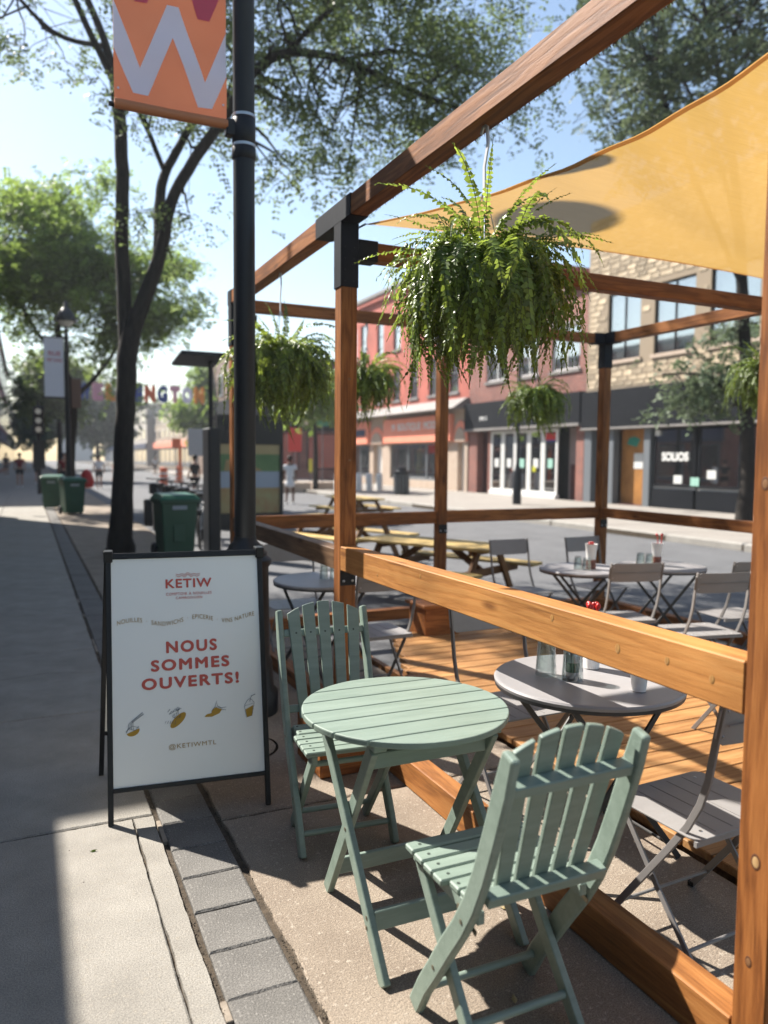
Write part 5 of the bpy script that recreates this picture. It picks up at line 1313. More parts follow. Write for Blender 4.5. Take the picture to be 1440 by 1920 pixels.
# -- red brick building with white folding windows
def brick_building():
    t = thing('brick_building', 'red brick two-storey building over a black fascia with white folding windows', 'building')
    y0, y1, H_ = 21.46, 29.25, 7.75
    ops = [(26.4, 27.9, 4.75, 6.4), (21.85, 23.45, 4.75, 6.3), (24.3, 25.5, 4.75, 6.3)]
    wall_open(FX, y0, y1, 3.90, H_, ops).build('wall', M['brickred'], t, fix=False)
    block(t, FX+.001, FX+9, y0, y1, H_, M['brickred'])
    for o in ops:
        window(t, FX, o, 'whiteframe', nv=1, sill='cornice')
        MB().box(FX-.02, o[0]-.1, o[3]+.01, FX-.003, o[1]+.1, o[3]+.16).build('lintel', M['cornice'], t)
    MB().box(FX-.16, y0, H_-.25, FX-.002, y1, H_-.05, .02).build('cornice', M['brickbrown'], t)
    MB().box(FX-.10, y0, H_-.05, FX+.3, y1, H_+.04, .02).build('coping', M['cornice'], t)
    MB().box(FX-.60, 22.9, 6.45, FX-.004, 23.5, 6.52).build('small_awning', M['whiteframe'], t)
    MB().box(FX-.26, y0+.02, 2.80, FX-.002, y1-.02, 3.90, .01).build('fascia', M['facade_black'], t)
    MB().box(FX-.30, y0+.02, 2.70, FX-.0, y1-.02, 2.798, .01).build('fascia_trim', M['cornice'], t)
    mx = Matrix.Translation((FX-.268, 27.7, 3.22)) @ Matrix(((0, 0, -1, 0), (-1, 0, 0, 0), (0, 1, 0, 0), (0, 0, 0, 1)))
    lettering('lettering', '3911', .55, .16, M['whiteframe'], t, mx, .02)
    MB().box(FX+2.2, y0, G0, FX+2.3, y1, 2.8).build('interior_wall', M['darkinside'], t)
    n = 5; a0, a1 = 22.95, 27.45; wd = (a1-a0)/n
    for i in range(n):
        w_ = window(t, FX-.08, (a0+i*wd+.02, a0+(i+1)*wd-.02, .22, 2.66), 'whiteframe', 0, 0, None, False, fw_=.10)
        MB().box(FX-.005, a0+(i+.5)*wd-.15, 1.2, FX+.012, a0+(i+.5)*wd+.15, 1.55).build('notice', M[('bluepaper', 'paper', 'bluepaper', 'paper', 'paper')[i]], w_)
    MB().box(FX-.01, 23.1, 2.25, FX+.01, 23.7, 2.5).build('neon_sign', M['red'], t)
    MB().box(FX-.012, 23.15, 2.2, FX+.008, 23.65, 2.245).build('neon_sign', M['blue'], t)
    MB().box(FX-.012, 24.3, 1.05, FX+.008, 24.5, 1.25).build('notice', M['yellow'], t)
    MB().box(FX-.1, a0, G0, FX+.1, a1, .22, .01).build('threshold', M['whiteframe'], t)
    MB().box(FX+.5, 21.9, G0, FX+.56, 22.93, 2.7).build('recess_wall', M['pinkwall'], t)
    MB().box(FX+.44, 21.95, G0, FX+.498, 22.75, 1.35).build('gate', M['maroon'], t)
    MB().box(FX-.04, 21.47, G0, FX+.5, 21.88, 2.7).build('pier', M['brickred'], t)
    MB().box(FX+.3, 27.6, G0, FX+.36, 28.5, 2.7).build('dark_door', M['maroon'], t)
    MB().box(FX-.02, 28.52, G0, FX+.3, 29.2, 2.7).build('pier', M['brickred'], t)
    MB().box(FX-.03, 27.46, G0, FX+.3, 27.62, 2.7).build('pier', M['brickred'], t)
brick_building()

# -- painted red building with coral shopfronts
def coral_building():
    t = thing('coral_building', 'three-storey painted red brick building above coral orange shopfronts with arched doors', 'building')
    y0, y1, H_ = 29.26, 43.2, 10.5
    rows = ((4.55, 6.3), (7.2, 9.1)); ops = []
    for (za, zb) in rows:
        for yy in (30.2, 32.2, 34.2, 36.2, 38.3, 40.6, 42.0): ops.append((yy, yy+.85, za, zb))
    wall_open(FX, y0, y1, 4.22, H_, ops).build('wall', M['brickpaint'], t, fix=False)
    block(t, FX+.001, FX+10, y0, y1, H_, M['brickpaint'])
    for o in ops: window(t, FX, o, 'greyframe', nv=0, nh=1, sill='cornice')
    MB().box(FX-.18, y0, H_-.45, FX-.002, y1, H_-.2, .02).build('cornice', M['brickpaint'], t)
    MB().box(FX-.25, y0, H_-.2, FX+.3, y1, H_+.02, .02).build('coping', M['cornice'], t)
    b = MB(); b.prism([(FX-.85, 3.74), (FX-.002, 3.74), (FX-.002, 4.22), (FX-.10, 4.22)], 1, y0, y1); b.build('canopy_roof', M['cornice'], t)
    # shop level
    doors = [(29.35, 30.25, 3.05), (38.1, 39.55, 2.9)]; shops = [(31.2, 37.2), (39.9, 42.9)]
    ops2 = [(a, c_, G0, 2.28) for a, c_ in shops]+[(a+.15, c_-.15, G0, 2.25) for a, c_, _ in doors]
    wall_open(FX-.06, y0, y1, G0, 3.74, ops2, depth=.4).build('shop_wall', M['arch'], t, fix=False)
    MB().box(FX-.30, 30.45, 2.32, FX-.062, 37.6, 3.55, .01).build('fascia', M['orange'], t)
    MB().box(FX-.30, 39.75, 2.32, FX-.062, 43.15, 3.55, .01).build('fascia', M['orange'], t)
    for (a, c_, zt) in doors:
        cy = (a+c_)/2; r1 = (c_-a)/2; pts = [(cy+r1*math.cos(PI*k/12)*1.0, 2.30+.62*math.sin(PI*k/12)) for k in range(13)]
        MB().prism([(cy+r1*1.35*math.cos(PI*k/12), 2.28+.95*math.sin(PI*k/12)) for k in range(13)], 0, FX-.12, FX-.062).build('arch', M['orange'], t)
        MB().prism([(p[0], p[1]) for p in pts], 0, FX-.16, FX-.122).build('arch_light', M['arch'], t)
        MB().box(FX+.2, a, G0, FX+.25, c_, 2.3).build('door', M['whiteframe'], t)
    MB().box(FX+2.2, y0, G0, FX+2.3, y1, 3.7).build('interior_wall', M['darkinside'], t)
    for (a, c_) in shops:
        n = 3 if c_-a > 4 else 2; wd = (c_-a)/n
        for i in range(n):
            window(t, FX-.06, (a+i*wd, a+(i+1)*wd, .45, 2.25), 'greyframe', 0, 0, None, False)
        MB().box(FX-.10, a, G0, FX+.1, c_, .45, .01).build('stall_riser', M['arch'], t)
    for k, (yy, m_) in enumerate(((31.9, 'whiteframe'), (33.1, 'greysign'), (34.0, 'redcloth'), (34.9, 'yellow'), (36.3, 'pinkwall'), (41.0, 'whiteframe'))):
        b = MB(); b.lathe([(.06, .7), (.2, .75), (.22, 1.2), (.14, 1.45), (.22, 1.9), (.06, 2.05), (.05, 2.2)], FX+.55, yy, 12); b.build('shop_display', M[m_], t, smooth=True)
    rm = Matrix(((0, 0, -1, 0), (-1, 0, 0, 0), (0, 1, 0, 0), (0, 0, 0, 1)))
    lettering('lettering', 'M  BOUTIQUE  MODE', 5.0, .42, M['whiteframe'], t, Matrix.Translation((FX-.31, 34.0, 3.08)) @ rm, .02)
    MB().box(FX-.36, 40.0, 2.75, FX-.302, 42.6, 3.12, .01).build('name_board', M['navy'], t)
coral_building()

# -- black shop beyond the side street and the plain blocks behind
def corner_shop():
    t = thing('corner_shop_building', 'brown building with black shop fascia and white lettering between lamp post and second timber post', 'building')
    y0 = 52.0; x0, x1 = 13.2, 30; H_ = 8.5
    b = MB(); b.box(x0, y0, 0, x1, y0+14, H_); b.build('wall', M['brickbrown'], t)
    MB().box(x0-.25, y0-.35, 3.4, x1, y0-.01, 5.6, .02).build('fascia', M['facade_black'], t)
    MB().box(x0-.30, y0+.02, 3.4, x0-.01, y0+14, 5.6, .02).build('fascia', M['facade_black'], t)
    mx = Matrix.Translation((17.4, y0-.37, 4.8)) @ Matrix.Rotation(PI/2, 4, 'X')
    lettering('lettering', 'CoLo', 2.6, .75, M['whiteframe'], t, mx, .05)
    lettering('lettering', 'CAFE', 1.6, .55, M['whiteframe'], t, Matrix.Translation((18.0, y0-.37, 4.0)) @ Matrix.Rotation(PI/2, 4, 'X'), .05)
    for i in range(4):
        xx = x0+1.0+i*3.9; b = MB(); f = .1
        b.box(xx, y0-.12, .7, xx+3.3, y0-.01, .8); b.box(xx, y0-.12, 3.2, xx+3.3, y0-.01, 3.3); b.box(xx, y0-.12, .8, xx+f, y0-.01, 3.2); b.box(xx+3.2, y0-.12, .8, xx+3.3, y0-.01, 3.2)
        w_ = b.build('window', M['black'], t)
        MB().box(xx+f, y0-.06, .8, xx+3.2, y0-.02, 3.2).build('pane', glassdark, w_)
    for i in range(4):
        xx = x0+1.5+i*3.5; w_ = MB().box(xx, y0-.08, 6.0, xx+1.3, y0-.01, 7.6, .02).build('window', M['whiteframe'], t)
        MB().box(xx+.1, y0-.10, 6.1, xx+1.2, y0-.082, 7.5).build('pane', glassdark, w_)
    for i in range(4):
        yy = y0+1.5+i*3.1; w_ = MB().box(x0-.08, yy, 6.0, x0-.01, yy+1.2, 7.6, .02).build('window', M['whiteframe'], t)
        MB().box(x0-.10, yy+.1, 6.1, x0-.082, yy+1.1, 7.5).build('pane', glassdark, w_)
glassdark = glassmat('dark window glass', (.03, .035, .04), .05)
corner_shop()
def plain_building(name, label, x0, x1, y0, y1, H_, mt, face, group='distant street buildings', floors=3, nb=6, gable=False, shop='navy'):
    """face: +1 its facade looks towards +X, -1 towards -X"""
    t = thing(name, label, 'building', (0, 0, 0), 0, group)
    MB().box(x0, y0, 0, x1, y1, H_).build('wall', M[mt], t)
    fx = x1 if face > 0 else x0; s_ = face
    MB().box(min(fx+s_*.003, fx+s_*.2), y0+.02, H_-.35, max(fx+s_*.003, fx+s_*.2), y1-.02, H_-.05, .02).build('cornice', M['cornice'], t)
    MB().box(min(fx+s_*.003, fx+s_*.25), y0+.02, 2.7, max(fx+s_*.003, fx+s_*.25), y1-.02, 3.5, .02).build('fascia', M[shop], t)
    fh = (H_-4)/max(1, floors-1); bw = (y1-y0)/nb
    for i in range(nb):
        for k in range(floors-1):
            ya = y0+(i+.28)*bw; yb = y0+(i+.72)*bw; za = 4.1+k*fh; zb = za+fh*.62
            w_ = MB().box(min(fx+s_*.002, fx+s_*.06), ya, za, max(fx+s_*.002, fx+s_*.06), yb, zb).build('window', M['whiteframe'], t)
            MB().box(min(fx+s_*.062, fx+s_*.075), ya+.08, za+.08, max(fx+s_*.062, fx+s_*.075), yb-.08, zb-.08).build('pane', glassdark, w_)
        w_ = MB().box(min(fx+s_*.002, fx+s_*.05), y0+(i+.1)*bw, .3, max(fx+s_*.002, fx+s_*.05), y0+(i+.9)*bw, 2.6).build('shop_window', M['greyframe'], t)
        MB().box(min(fx+s_*.052, fx+s_*.065), y0+(i+.1)*bw+.1, .5, max(fx+s_*.052, fx+s_*.065), y0+(i+.9)*bw-.1, 2.5).build('pane', glassdark, w_)
    if gable:
        b = MB(); b.prism([(y0-.3, H_), (y1+.3, H_), ((y0+y1)/2, H_+3.0)], 0, x0-.3, x1+.3); b.build('roof', M['roofbrown'], t)
    return t
# buildings on the viewer's side: their roof lines throw the shade on the pavement
BXF = -2.2
plain_building('low_shop_building', 'low brick shop on the viewer side, just outside the left edge', BXF-8, BXF, -7, 10.79, 4.25, 'brickbrown', 1, 'buildings on the near side of the street', 1, 9)
plain_building('tall_shop_building', 'taller brick building on the viewer side next to the low shop', BXF-8, BXF, 10.8, 23.5, 8.6, 'brickred', 1, 'buildings on the near side of the street', 3, 9)
plain_building('brick_row_building', 'red brick building at the left edge with a blue shop sign', BXF-10, BXF+.1, 33, 66, 9.4, 'brickred', 1, 'buildings on the near side of the street', 3, 12, shop='navy')
plain_building('brick_row_building', 'taller dark red brick building rising at the very left edge', BXF-10, BXF+.2, 66.1, 110, 12.0, 'brickred', 1, 'buildings on the near side of the street', 3, 12)
plain_building('brick_row_building', 'pale building farthest down the left side of the street', BXF-12, BXF, 110.2, 190, 10, 'brickbrown', 1, 'buildings on the near side of the street', 3, 16)
plain_building('street_building', 'cream building with a brown gabled roof under the street letters', 18.0, 30, 66.5, 84, 8.6, 'creamwall', -1, floors=2, nb=5, gable=True)
plain_building('street_building', 'buff brick building beyond the gabled one on the sunny side', 17.5, 30, 84.2, 120, 8.0, 'brickpale', -1, floors=3, nb=10, shop='orange')
plain_building('street_building', 'pale block closing the sunny side far down the street', 16.5, 30, 120.3, 190, 9.5, 'creamwall', -1, floors=3, nb=14)
plain_building('street_building', 'grey tower block far beyond the street letters', 9.0, 17, 230, 245, 26, 'greysign', -1, floors=7, nb=4)

# ------------------------------------------------------------------ overhead street letters
def letters():
    y, z, hgt = 45.0, 5.02, .98; cols = ['blue', 'pink', 'lorange', 'lred', 'blue', 'lred', 'blue', 'pink', 'bannerwhite', 'lorange']
    wires = thing('span_wire', 'thin cable across the street carrying the coloured letters', 'cable', (0, y, z))
    b = MB(); b.tube([(-2.2, 0, 1.6), (3, 0, .56), (8, 0, .53), (12, 0, .8), (17.7, 0, 1.8)], .02, 5); b.build('cable', M['black'], wires)
    for i, ch in enumerate('WELLINGTON'):
        x = 2.95+i*.685; col = cols[i]
        t = tag(lettering('street_letter', ch, .58, hgt, M[col], None, Matrix.Translation((x, y, z)) @ Matrix.Rotation(PI/2, 4, 'X'), .06, ext=.08),
                f'{dict(blue="blue", pink="pink", lorange="orange", lred="vermilion", bannerwhite="pale lilac")[col]} letter {ch} of the word WELLINGTON hanging over the street, letter {"one two three four five six seven eight nine ten".split()[i]}', 'letter', 'letters strung over the street')
letters()

# ------------------------------------------------------------------ street furniture
def far_lamp():
    t = thing('street_lamp', 'black street lamp with bell-shaped lantern and a pale banner, far down the left pavement', 'street lamp', (1.0, 21.7, 0))
    MB().lathe([(.16, 0), (.16, .5), (.10, .6), (.075, .9), (.055, 4.5), (.06, 4.55), (.04, 4.7), (.04, 4.85)], n=16).build('pole', M['polepaint'], t, smooth=True)
    MB().lathe([(.26, 4.95), (.27, 5.0), (.20, 5.15), (.12, 5.27), (.06, 5.33), (.05, 5.45), (0, 5.52)], n=20).build('lantern_cap', M['lamphead'], t, smooth=True)
    MB().lathe([(.05, 4.82), (.15, 4.88), (.20, 4.949), (0, 4.949)], n=20).build('lamp_globe', M['lens'], t, smooth=True)
    b = MB(); b.tube([(0, 0, 4.54), (-.6, 0, 4.54)], .018, 6); b.tube([(0, 0, 3.0), (-.6, 0, 3.0)], .018, 6); b.build('banner_arm', M['black'], t)
    bt = thing('street_banner', 'narrow pale lilac banner with faint red lettering on the far street lamp', 'banner', (.46, 21.7, 3.02))
    MB().box(0, -.01, 0, .47, .01, 1.50).build('cloth', M['bannerwhite'], bt)
    rm = Matrix.Rotation(PI/2, 4, 'X')
    lettering('lettering', 'RUE', .30, .12, M['pink'], bt, Matrix.Translation((.25, -.013, 1.10)) @ rm, .03); lettering('lettering', 'PIETONNE', .36, .10, M['pink'], bt, Matrix.Translation((.25, -.013, .93)) @ rm, .02)
    tag(MB().box(1.10, 21.66, 2.75, 1.33, 21.70, 3.50, .01).build('parking_sign', M['roofbrown']), 'brown sign plate seen from behind on the far street lamp', 'sign')
far_lamp()
def signal(x, y, label):
    t = thing('traffic_signal', label, 'traffic light', (x, y, 0))
    MB().lathe([(.08, 0), (.05, 3.6)], n=10).build('pole', M['polepaint'], t, smooth=True)
    MB().box(-.2, -.25, 2.3, .2, -.05, 3.4, .03).build('signal_head', M['black'], t)
    for k in range(3): MB().lathe([(.11, 0), (.11, .08), (.09, .08)], n=14).build('signal_lens', M['lens'], t, mx=Matrix.Translation((0, -.26, 2.5+.35*k)) @ Matrix.Rotation(PI/2, 4, 'X'), smooth=True)
    MB().box(-.22, -.14, 1.0, .22, .14, 2.1, .03).build('control_cabinet', M['polepaint'], t)
signal(.45, 33, 'black traffic signal with cabinet beyond the far lamp')
def double_lamp():
    t = thing('street_lamp', 'thin black street lamp with curled brackets in front of the white folding windows', 'street lamp', (14.3, 20.6, .07))
    MB().lathe([(.14, 0), (.14, 1.05), (.10, 1.12), (.05, 1.3), (.045, 5.2)], n=14).build('pole', M['polepaint'], t, smooth=True)
    for sg in (-1, 1):
        b = MB(); b.tube([(0, 0, 4.5), (.18*sg, -.1*sg, 4.25), (.42*sg, -.3*sg, 4.35), (.44*sg, -.32*sg, 4.7)], .022, 6); b.build('bracket', M['black'], t, smooth=True)
    MB().lathe([(.05, 5.2), (.2, 5.3), (.22, 5.45), (.12, 5.62), (.04, 5.8)], n=14).build('lantern', M['lamphead'], t, smooth=True)
double_lamp()

def wheelie(label, loc, rz, sc=1.0, group='green wheeled bins'):
    t = thing('wheeled_bin', label, 'bin', loc, rz, group)
    def taper(b, x0, x1, y0, y1, z0, z1, k):
        vs = []
        for z, s_ in ((z0, k), (z1, 1)):
            cx, cy = (x0+x1)/2, (y0+y1)/2
            for (x, y) in ((x0, y0), (x1, y0), (x1, y1), (x0, y1)): vs.append((cx+(x-cx)*s_, cy+(y-cy)*s_, z))
        return b.add(vs, [(0, 1, 2, 3), (4, 5, 6, 7), (0, 1, 5, 4), (1, 2, 6, 5), (2, 3, 7, 6), (3, 0, 4, 7)])
    a = .29*sc; h = 1.0*sc
    taper(MB(), -a, a, -a, a, .05, h*.93, .82).build('bin_body', M['bin'], t, bevel=.02)
    MB().box(-a*1.1, -a*1.1, h*.90, a*1.1, a*1.1, h*.955, .01).build('rim', M['bin'], t)
    b = MB(); vs = [(-a*1.13, -a*1.16, h*.956), (a*1.13, -a*1.16, h*.956), (a*1.13, a*1.12, h*.956), (-a*1.13, a*1.12, h*.956), (-a*.9, -a*.9, h*1.03), (a*.9, -a*.9, h*1.03), (a*.9, a*.9, h*1.05), (-a*.9, a*.9, h*1.05)]
    b.add(vs, [(0, 1, 2, 3), (4, 5, 6, 7), (0, 1, 5, 4), (1, 2, 6, 5), (2, 3, 7, 6), (3, 0, 4, 7)]); b.build('lid', M['binlid'], t, bevel=.015)
    b = MB(); b.tube([(-a*.9, a*1.25, h*.93), (a*.9, a*1.25, h*.93)], .016, 8); b.build('handle', M['bin'], t, smooth=True)
    MB().box(-a*.4, -a*1.012, h*.80, a*.4, -a*.985, h*.86).build('label_plate', M['greysign'], t)
    MB().box(-a*.35, -a*.985, h*.28, a*.25, -a*.93, h*.55, .02).build('grip_panel', M['bin'], t)
    for sg in (-1, 1):
        MB().lathe([(.0, -.03), (.10, -.03), (.11, -.015), (.11, .015), (.10, .03), (0, .03)], n=18).build('wheel', M['rubber'], t, mx=Matrix.Translation((sg*a*.95, a*.8, .11)) @ Matrix.Rotation(PI/2, 4, 'Y'), smooth=True)
    return t
wb = wheelie('big green wheeled bin right of the forked tree', (1.98, 11.6, 0), .1, .92)
dup(wb, None, (1.05, 21.2, 0), .2, 'green wheeled bin in front of the far street lamp')
dup(wb, None, (.66, 23.6, 0), -.2, 'green wheeled bin farthest away, left of the far street lamp')
# red bag on the far bin
rb_ = MB(); rb_.lathe([(0, 0), (.16, .04), (.19, .2), (.12, .42), (.05, .5), (0, .5)], 0, 0, 12); tag(rb_.build('red_bag', M['red'], smooth=True, mx=Matrix.Translation((1.42, 21.5, .65))), 'red bag hanging beside the far green bin', 'bag')

def far_bin():
    t = thing('litter_bin', 'black round litter bin on the far pavement in front of the coral shop', 'litter bin', (13.6, 27.6, .07))
    MB().lathe([(.26, 0), (.30, .05), (.30, .85), (.33, .87), (.33, .93), (.22, .97), (.2, 1.1), (0, 1.15)], n=20).build('bin_body', M['polepaint'], t, smooth=True)
    for k in range(14):
        a = 2*PI*k/14; MB().box(-.02, -.01, .08, .02, .01, .82).build('slat', M['greyframe'], t, mx=Matrix.Translation((.31*math.cos(a), .31*math.sin(a), 0)) @ Matrix.Rotation(a+PI/2, 4, 'Z'))
far_bin()

def ad_panel():
    t = thing('advertising_panel', 'black framed street advertising panel with green fruit poster behind the lamp post', 'advertising panel', (3.65, 16.3, -.05))
    W, H_ = 1.45, 2.45
    b = MB(); b.box(0, -.09, 0, .07, .09, H_); b.box(W-.07, -.09, 0, W, .09, H_); b.box(.07, -.09, H_-.62, W-.07, .09, H_); b.box(.07, -.09, 0, W-.07, .09, .35); b.build('frame', M['black'], t)
    for (z0, z1, m_) in ((1.62, 1.83, 'postertan'), (1.25, 1.62, 'postergreen'), (.90, 1.25, 'posterblue'), (.35, .90, 'posterfruit')):
        MB().box(.07, -.05, z0, W-.07, -.03, z1-.0005).build('poster', M[m_], t)
    b = MB(); b.prism([(.15, 1.26), (1.0, 1.26), (.55, 1.48), (.2, 1.50)], 1, -.062, -.052); b.build('poster_print', M['posterfruit'], t)
ad_panel()
def station():
    t = thing('bike_station_kiosk', 'black bike share kiosk with a dark solar plate on top, right of the green bin', 'kiosk', (2.62, 12.05, -.05))
    MB().box(-.09, -.22, 0, .10, .22, 2.0, .02).build('kiosk_body', M['polepaint'], t)
    b = MB(); b.tube([(0, 0, 2.0), (0, 0, 3.02)], .035, 8); b.build('mast', M['black'], t)
    b = MB(); b.box(-.52, -.42, 0, .14, .42, .06, .01, Matrix.Translation((0, 0, 3.02)) @ Matrix.Rotation(-.10, 4, 'X'))
    b.build('solar_plate', M['black'], t)
station()
def bicycle(label, loc, rz):
    t = thing('bicycle', label, 'bicycle', loc, rz, 'bikes docked along the kerb')
    for x in (-.5, .5):
        pts = [(x+.31*math.cos(2*PI*k/24), 0, .33+.31*math.sin(2*PI*k/24)) for k in range(25)]
        b = MB(); b.tube(pts, .020, 6, cap=False); w_ = b.build('wheel', M['rubber'], t, smooth=True)
        sp = MB()
        for k in range(10): sp.tube([(x, 0, .33), (x+.30*math.cos(2*PI*k/10), 0, .33+.30*math.sin(2*PI*k/10))], .0025, 4)
        sp.build('spokes', M['steel'], w_)
    b = MB(); b.tube([(-.5, 0, .33), (-.1, 0, .34), (.38, 0, .80), (.5, 0, .33)], .022, 7); b.tube([(-.1, 0, .34), (-.2, 0, .88)], .02, 7); b.tube([(-.5, 0, .33), (-.18, 0, .75), (.36, 0, .70)], .02, 7); b.build('frame', M['greyframe'], t, smooth=True)
    b = MB(); b.tube([(.38, 0, .8), (.34, 0, 1.0)], .016, 6); b.tube([(.25, -.27, 1.04), (.36, -.1, 1.02), (.36, .1, 1.02), (.25, .27, 1.04)], .014, 6); b.build('handlebar', M['black'], t, smooth=True)
    MB().box(-.33, -.08, .88, -.07, .08, .94, .02).build('saddle', M['black'], t)
    MB().box(.42, -.16, .66, .72, .16, .92, .02).build('basket', M['black'], t)
    MB().box(-.80, -.03, .60, -.55, .03, .68, .01).build('mudguard', M['black'], t)
    return t
bk = bicycle('docked bicycle nearest to the black kiosk', (2.75, 13.4, -.05), 1.3)
for i, (x, y, lb) in enumerate(((2.85, 14.5, 'second docked bicycle up the kerb from the black kiosk'), (2.8, 15.7, 'third docked bicycle up the kerb from the black kiosk'), (2.85, 17.0, 'fourth docked bicycle up the kerb from the black kiosk'), (2.8, 18.4, 'bicycle at the far end of the docked row'))): dup(bk, None, (x, y, -.05), 1.25+.1*i, lb)
def dock(i, x, y):
    return tag(MB().box(x-.09, y-.09, -.05, x+.09, y+.09, .55, .03).build('bike_dock', M['polepaint']), ('dock post beside the bicycle nearest to the kiosk', 'dock post beside the second docked bicycle', 'dock post beside the third docked bicycle', 'dock post beside the fourth docked bicycle')[i], 'dock', 'bike docks')
for i, (x, y) in enumerate(((2.45, 13.9), (2.45, 15.1), (2.45, 16.4), (2.45, 17.8))): dock(i, x, y)

# plates, signs and clutter farther up the street
def barrel(label, loc):
    t = thing('traffic_barrel', label, 'barrel', loc, 0, 'orange works barrels')
    MB().lathe([(.26, 0), (.27, .05), (.22, .08), (.20, .95), (.06, 1.0), (0, 1.0)], n=14).build('barrel_body', M['cone'], t, smooth=True)
    for z in (.35, .62): MB().lathe([(.219, z), (.214, z+.1)], n=14).build('reflective_band', M['whiteframe'], t, smooth=True)
    return t
b0 = barrel('tall orange works barrel above the green bin', (6.6, 42, -.05))
dup(b0, None, (8.3, 47, -.05), 0, 'orange works barrel right of the tallest one'); dup(b0, None, (5.2, 52, -.05), 0, 'orange works barrel far left near the walkers')
def pole_sign(name, label, x, y, z0, z1, w_, mt, cat='sign'):
    t = thing(name, label, cat, (x, y, -.05)); b = MB(); b.tube([(0, 0, 0), (0, 0, z1)], .03, 8); b.build('post', M['greyframe'], t)
    MB().box(-w_/2, -.05, z0, w_/2, -.031, z1, .004).build('plate', M[mt], t); return t
pole_sign('works_sign', 'grey panel on a post above the green bin', 8.0, 40, 1.6, 3.0, 1.0, 'greysign')
pole_sign('works_sign', 'narrow orange vertical marker beside the grey panel', 6.75, 38, .3, 2.1, .16, 'cone')
pole_sign('works_sign', 'small vermilion plate over the orange marker', 7.1, 41, 2.0, 2.5, .45, 'lred')
pole_sign('street_sign', 'red and white sign in front of the black corner shop', 13.4, 40.5, 1.9, 3.2, .75, 'red')
pole_sign('street_sign', 'teal street sign over the corner', 13.9, 37.5, 3.2, 4.1, .9, 'tealsign')
pole_sign('warning_marker', 'slanted yellow marker before the corner shop', 13.6, 38.5, .8, 1.5, .18, 'yellow')
for i, (x, y, lb) in enumerate(((10.6, 33.0, 'low timber planter edge beyond the walker in white'), (12.8, 33.4, 'timber planter edge next to the small pale tree'))):
    t = thing('timber_planter', lb, 'planter', (x, y, -.05), 0, 'timber planters on the road')
    MB().box(-1.0, -.3, 0, 1.0, .3, .45, .02).build('box', M['arch'], t)
for i in range(5):
    x = 12.4+i*.5
    tag(MB().lathe([(.16, 0), (.16, .78), (.12, .84), (0, .86)], n=12).build('bollard', M['whiteframe'], smooth=True, mx=Matrix.Translation((x, 31.5, 0))),
        ('leftmost', 'second', 'middle', 'fourth', 'rightmost')[i]+' of five short white bollards before the coral building', 'bollard', 'white bollards')
def parasol(label, loc, mt):
    t = thing('market_tent', label, 'tent', loc, 0, 'pale tents far up the street')
    for sx in (-1, 1):
        for sy in (-1, 1): MB().box(sx*1.4-.03, sy*1.4-.03, 0, sx*1.4+.03, sy*1.4+.03, 2.2).build('leg', M['whiteframe'], t)
    b = MB(); b.add([(-1.5, -1.5, 2.2), (1.5, -1.5, 2.2), (1.5, 1.5, 2.2), (-1.5, 1.5, 2.2), (0, 0, 3.1)], [(0, 1, 4), (1, 2, 4), (2, 3, 4), (3, 0, 4)]); b.build('roof', M[mt], t, fix=False)
    return t
parasol('grey white tent roof far up the street', (9.5, 90, -.05), 'greysign')
tag(MB().box(17.35, 11.9, .07, 17.5, 12.1, 1.3, .03).build('gas_meter', M['greyframe']), 'slim meter post by the shop wall at the right edge', 'meter')
# fallen leaves
for i, (x, y, lb, m_) in enumerate(((.20, 3.02, 'small fresh green leaf on the sunny slab at the left', 'fernpale'), (1.20, 1.69, 'dry brown curled leaf under the nearer green chair', 'postertan'), (1.42, 2.07, 'dry brown leaf beside the ground beam', 'postertan'))):
    b = MB(); s_ = .014 if i == 0 else .02
    b.add([(-s_, 0, .004), (0, -s_*.45, .001), (s_, 0, .006), (0, s_*.45, .003), (0, 0, .008)], [(0, 1, 4), (1, 2, 4), (2, 3, 4), (3, 0, 4)])
    tag(b.build('fallen_leaf', M[m_], mx=Matrix.Translation((x, y, 0)) @ Matrix.Rotation(i*1.1, 4, 'Z')), lb, 'leaf')

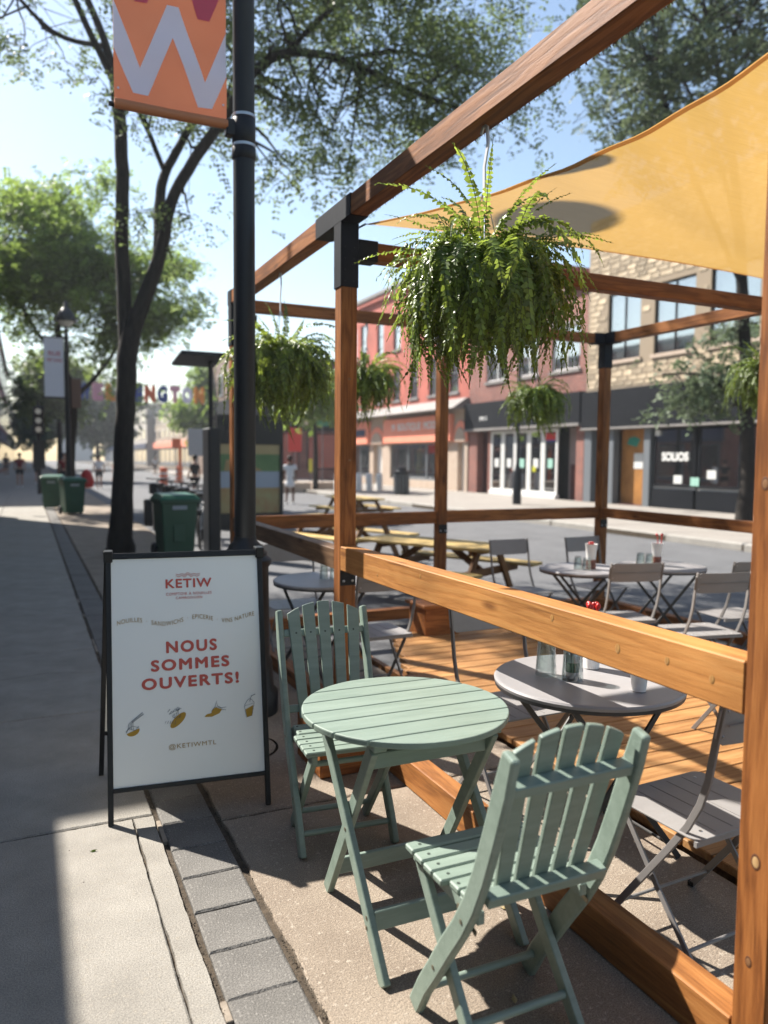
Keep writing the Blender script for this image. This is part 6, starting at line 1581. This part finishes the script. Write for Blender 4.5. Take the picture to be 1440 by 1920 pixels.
# ------------------------------------------------------------------ people
def person(label, loc, rz, top, bottom, skin='skin', dress=False, stride=.25, group=None):
    t = thing('person', label, 'person', loc, rz, group)
    def skinmesh(name, verts, edges, mt, root=0):
        me = bpy.data.meshes.new(name); me.from_pydata([v[:3] for v in verts], edges, []); me.materials.append(mt)
        o = link(name, me, t)
        sk = o.modifiers.new('skin', 'SKIN'); sub = o.modifiers.new('sub', 'SUBSURF'); sub.levels = 1; sub.render_levels = 2
        if not me.skin_vertices: bpy.context.view_layer.update()
        if not me.skin_vertices:
            me.skin_vertices if me.skin_vertices else None
        for i, v in enumerate(verts):
            sv = me.skin_vertices[0].data[i]; sv.radius = (v[3], v[4] if len(v) > 4 else v[3]); sv.use_root = (i == root)
        return o
    s = stride; k = 1.60/1.75
    J = lambda *a: tuple(q*k for q in a)
    V = [J(0, 0, .95, .13, .10), J(0, 0, 1.15, .12, .09), J(0, .0, 1.38, .15, .095), J(0, .01, 1.48, .06, .06), J(0, .02, 1.56, .055, .06), J(0, .025, 1.66, .085, .10), J(0, .02, 1.74, .05, .06),
         J(.17, 0, 1.40, .05), J(.24, -s*.3, 1.14, .04), J(.25, s*.05-s*.2, .90, .028), J(.25, s*.0-s*.15, .82, .03, .02),
         J(-.17, 0, 1.40, .05), J(-.24, s*.3, 1.14, .04), J(-.25, s*.6, .92, .028), J(-.25, s*.68, .84, .03, .02),
         J(.09, 0, .88, .085), J(.10, s*.45, .50, .058), J(.10, s*.35, .09, .038), J(.10, s*.35+.13, .03, .035, .025),
         J(-.09, 0, .88, .085), J(-.10, -s*.1, .50, .058), J(-.10, -s*.8, .12, .038), J(-.10, -s*.8+.10, .03, .035, .025)]
    E_ = [(0, 1), (1, 2), (2, 3), (3, 4), (4, 5), (5, 6), (2, 7), (7, 8), (8, 9), (9, 10), (2, 11), (11, 12), (12, 13), (13, 14), (0, 15), (15, 16), (16, 17), (17, 18), (0, 19), (19, 20), (20, 21), (21, 22)]
    skinmesh('body', V, E_, M[skin])
    S_ = [J(0, 0, .98, .155, .125), J(0, 0, 1.15, .145, .115), J(0, 0, 1.38, .165, .115), J(.18, 0, 1.40, .07), J(.225, -s*.2, 1.24, .06), J(-.18, 0, 1.40, .07), J(-.225, s*.2, 1.24, .06)]
    Es = [(0, 1), (1, 2), (2, 3), (3, 4), (2, 5), (5, 6)]
    if dress: S_ += [J(0, 0, .80, .19, .16), J(0, 0, .60, .22, .19)]; Es += [(0, 7), (7, 8)]
    skinmesh('shirt', S_, Es, M[top])
    if not dress:
        B_ = [J(0, 0, .93, .15, .12), J(.095, .0, .86, .105), J(.10, s*.25, .64, .085), J(-.095, 0, .86, .105), J(-.10, -s*.05, .64, .085)]
        skinmesh('shorts', B_, [(0, 1), (1, 2), (0, 3), (3, 4)], M[bottom])
    MB().lathe([(.0, 1.785*k), (.05*k, 1.78*k), (.088*k, 1.74*k), (.096*k, 1.68*k), (.088*k, 1.62*k), (.0, 1.60*k)], 0, 0, 14).build('hair', M['hair'], t, smooth=True)
    sh = MB()
    sh.box(.06*k, s*.35*k-.08, 0, .14*k, s*.35*k+.17, .06, .02); sh.box(-.14*k, -s*.8*k-.08, 0, -.06*k, -s*.8*k+.15, .06, .02)
    sh.build('shoes', M['whiteframe'], t)
    return t
person('walker in a dark red top far down the left pavement', (-.30, 40.5, 0), 0, 'redcloth', 'blackcloth')
person('walker in grey beside the one in dark red', (.55, 46, 0), 0, 'greycloth', 'blackcloth')
person('walker in dark clothes at the far left by the shop wall', (-1.3, 60, 0), PI, 'blackcloth', 'greycloth')
person('walker in red behind the far green bin', (1.5, 36, 0), PI, 'redcloth', 'blackcloth')
person('walker in a white T-shirt and black shorts left of the forked tree', (3.05, 38, -.05), 0, 'white', 'blackcloth')
person('walker in a loose white dress between lamp post and second timber post', (7.97, 24.6, -.05), -.5, 'white', 'white', 'skindark', True)
person('person in black beside the kiosk among the bikes', (5.2, 26.5, -.05), .8, 'blackcloth', 'blackcloth')
person('walker in grey far up the middle of the road', (7.0, 60, -.05), 0, 'greycloth', 'blackcloth')
person('walker in white far up the sunny side of the road', (9.4, 64, -.05), PI, 'white', 'greycloth')

# ------------------------------------------------------------------ summer haze over the street
hz = MB().box(-45, -12, -1.2, 48, 270, 27).build('haze', M['ground']); tag(hz, kind='stuff')
hm = bpy.data.materials.new('pale haze'); hm.use_nodes = True; hn = hm.node_tree.nodes; hl = hm.node_tree.links
hn.remove(hn['Principled BSDF']); pv = hn.new('ShaderNodeVolumePrincipled'); pv.inputs['Color'].default_value = (.85, .9, .96, 1); pv.inputs['Density'].default_value = HAZE
pv.inputs['Anisotropy'].default_value = .3
hl.new(pv.outputs[0], hn['Material Output'].inputs['Volume']); hz.data.materials.clear(); hz.data.materials.append(hm)
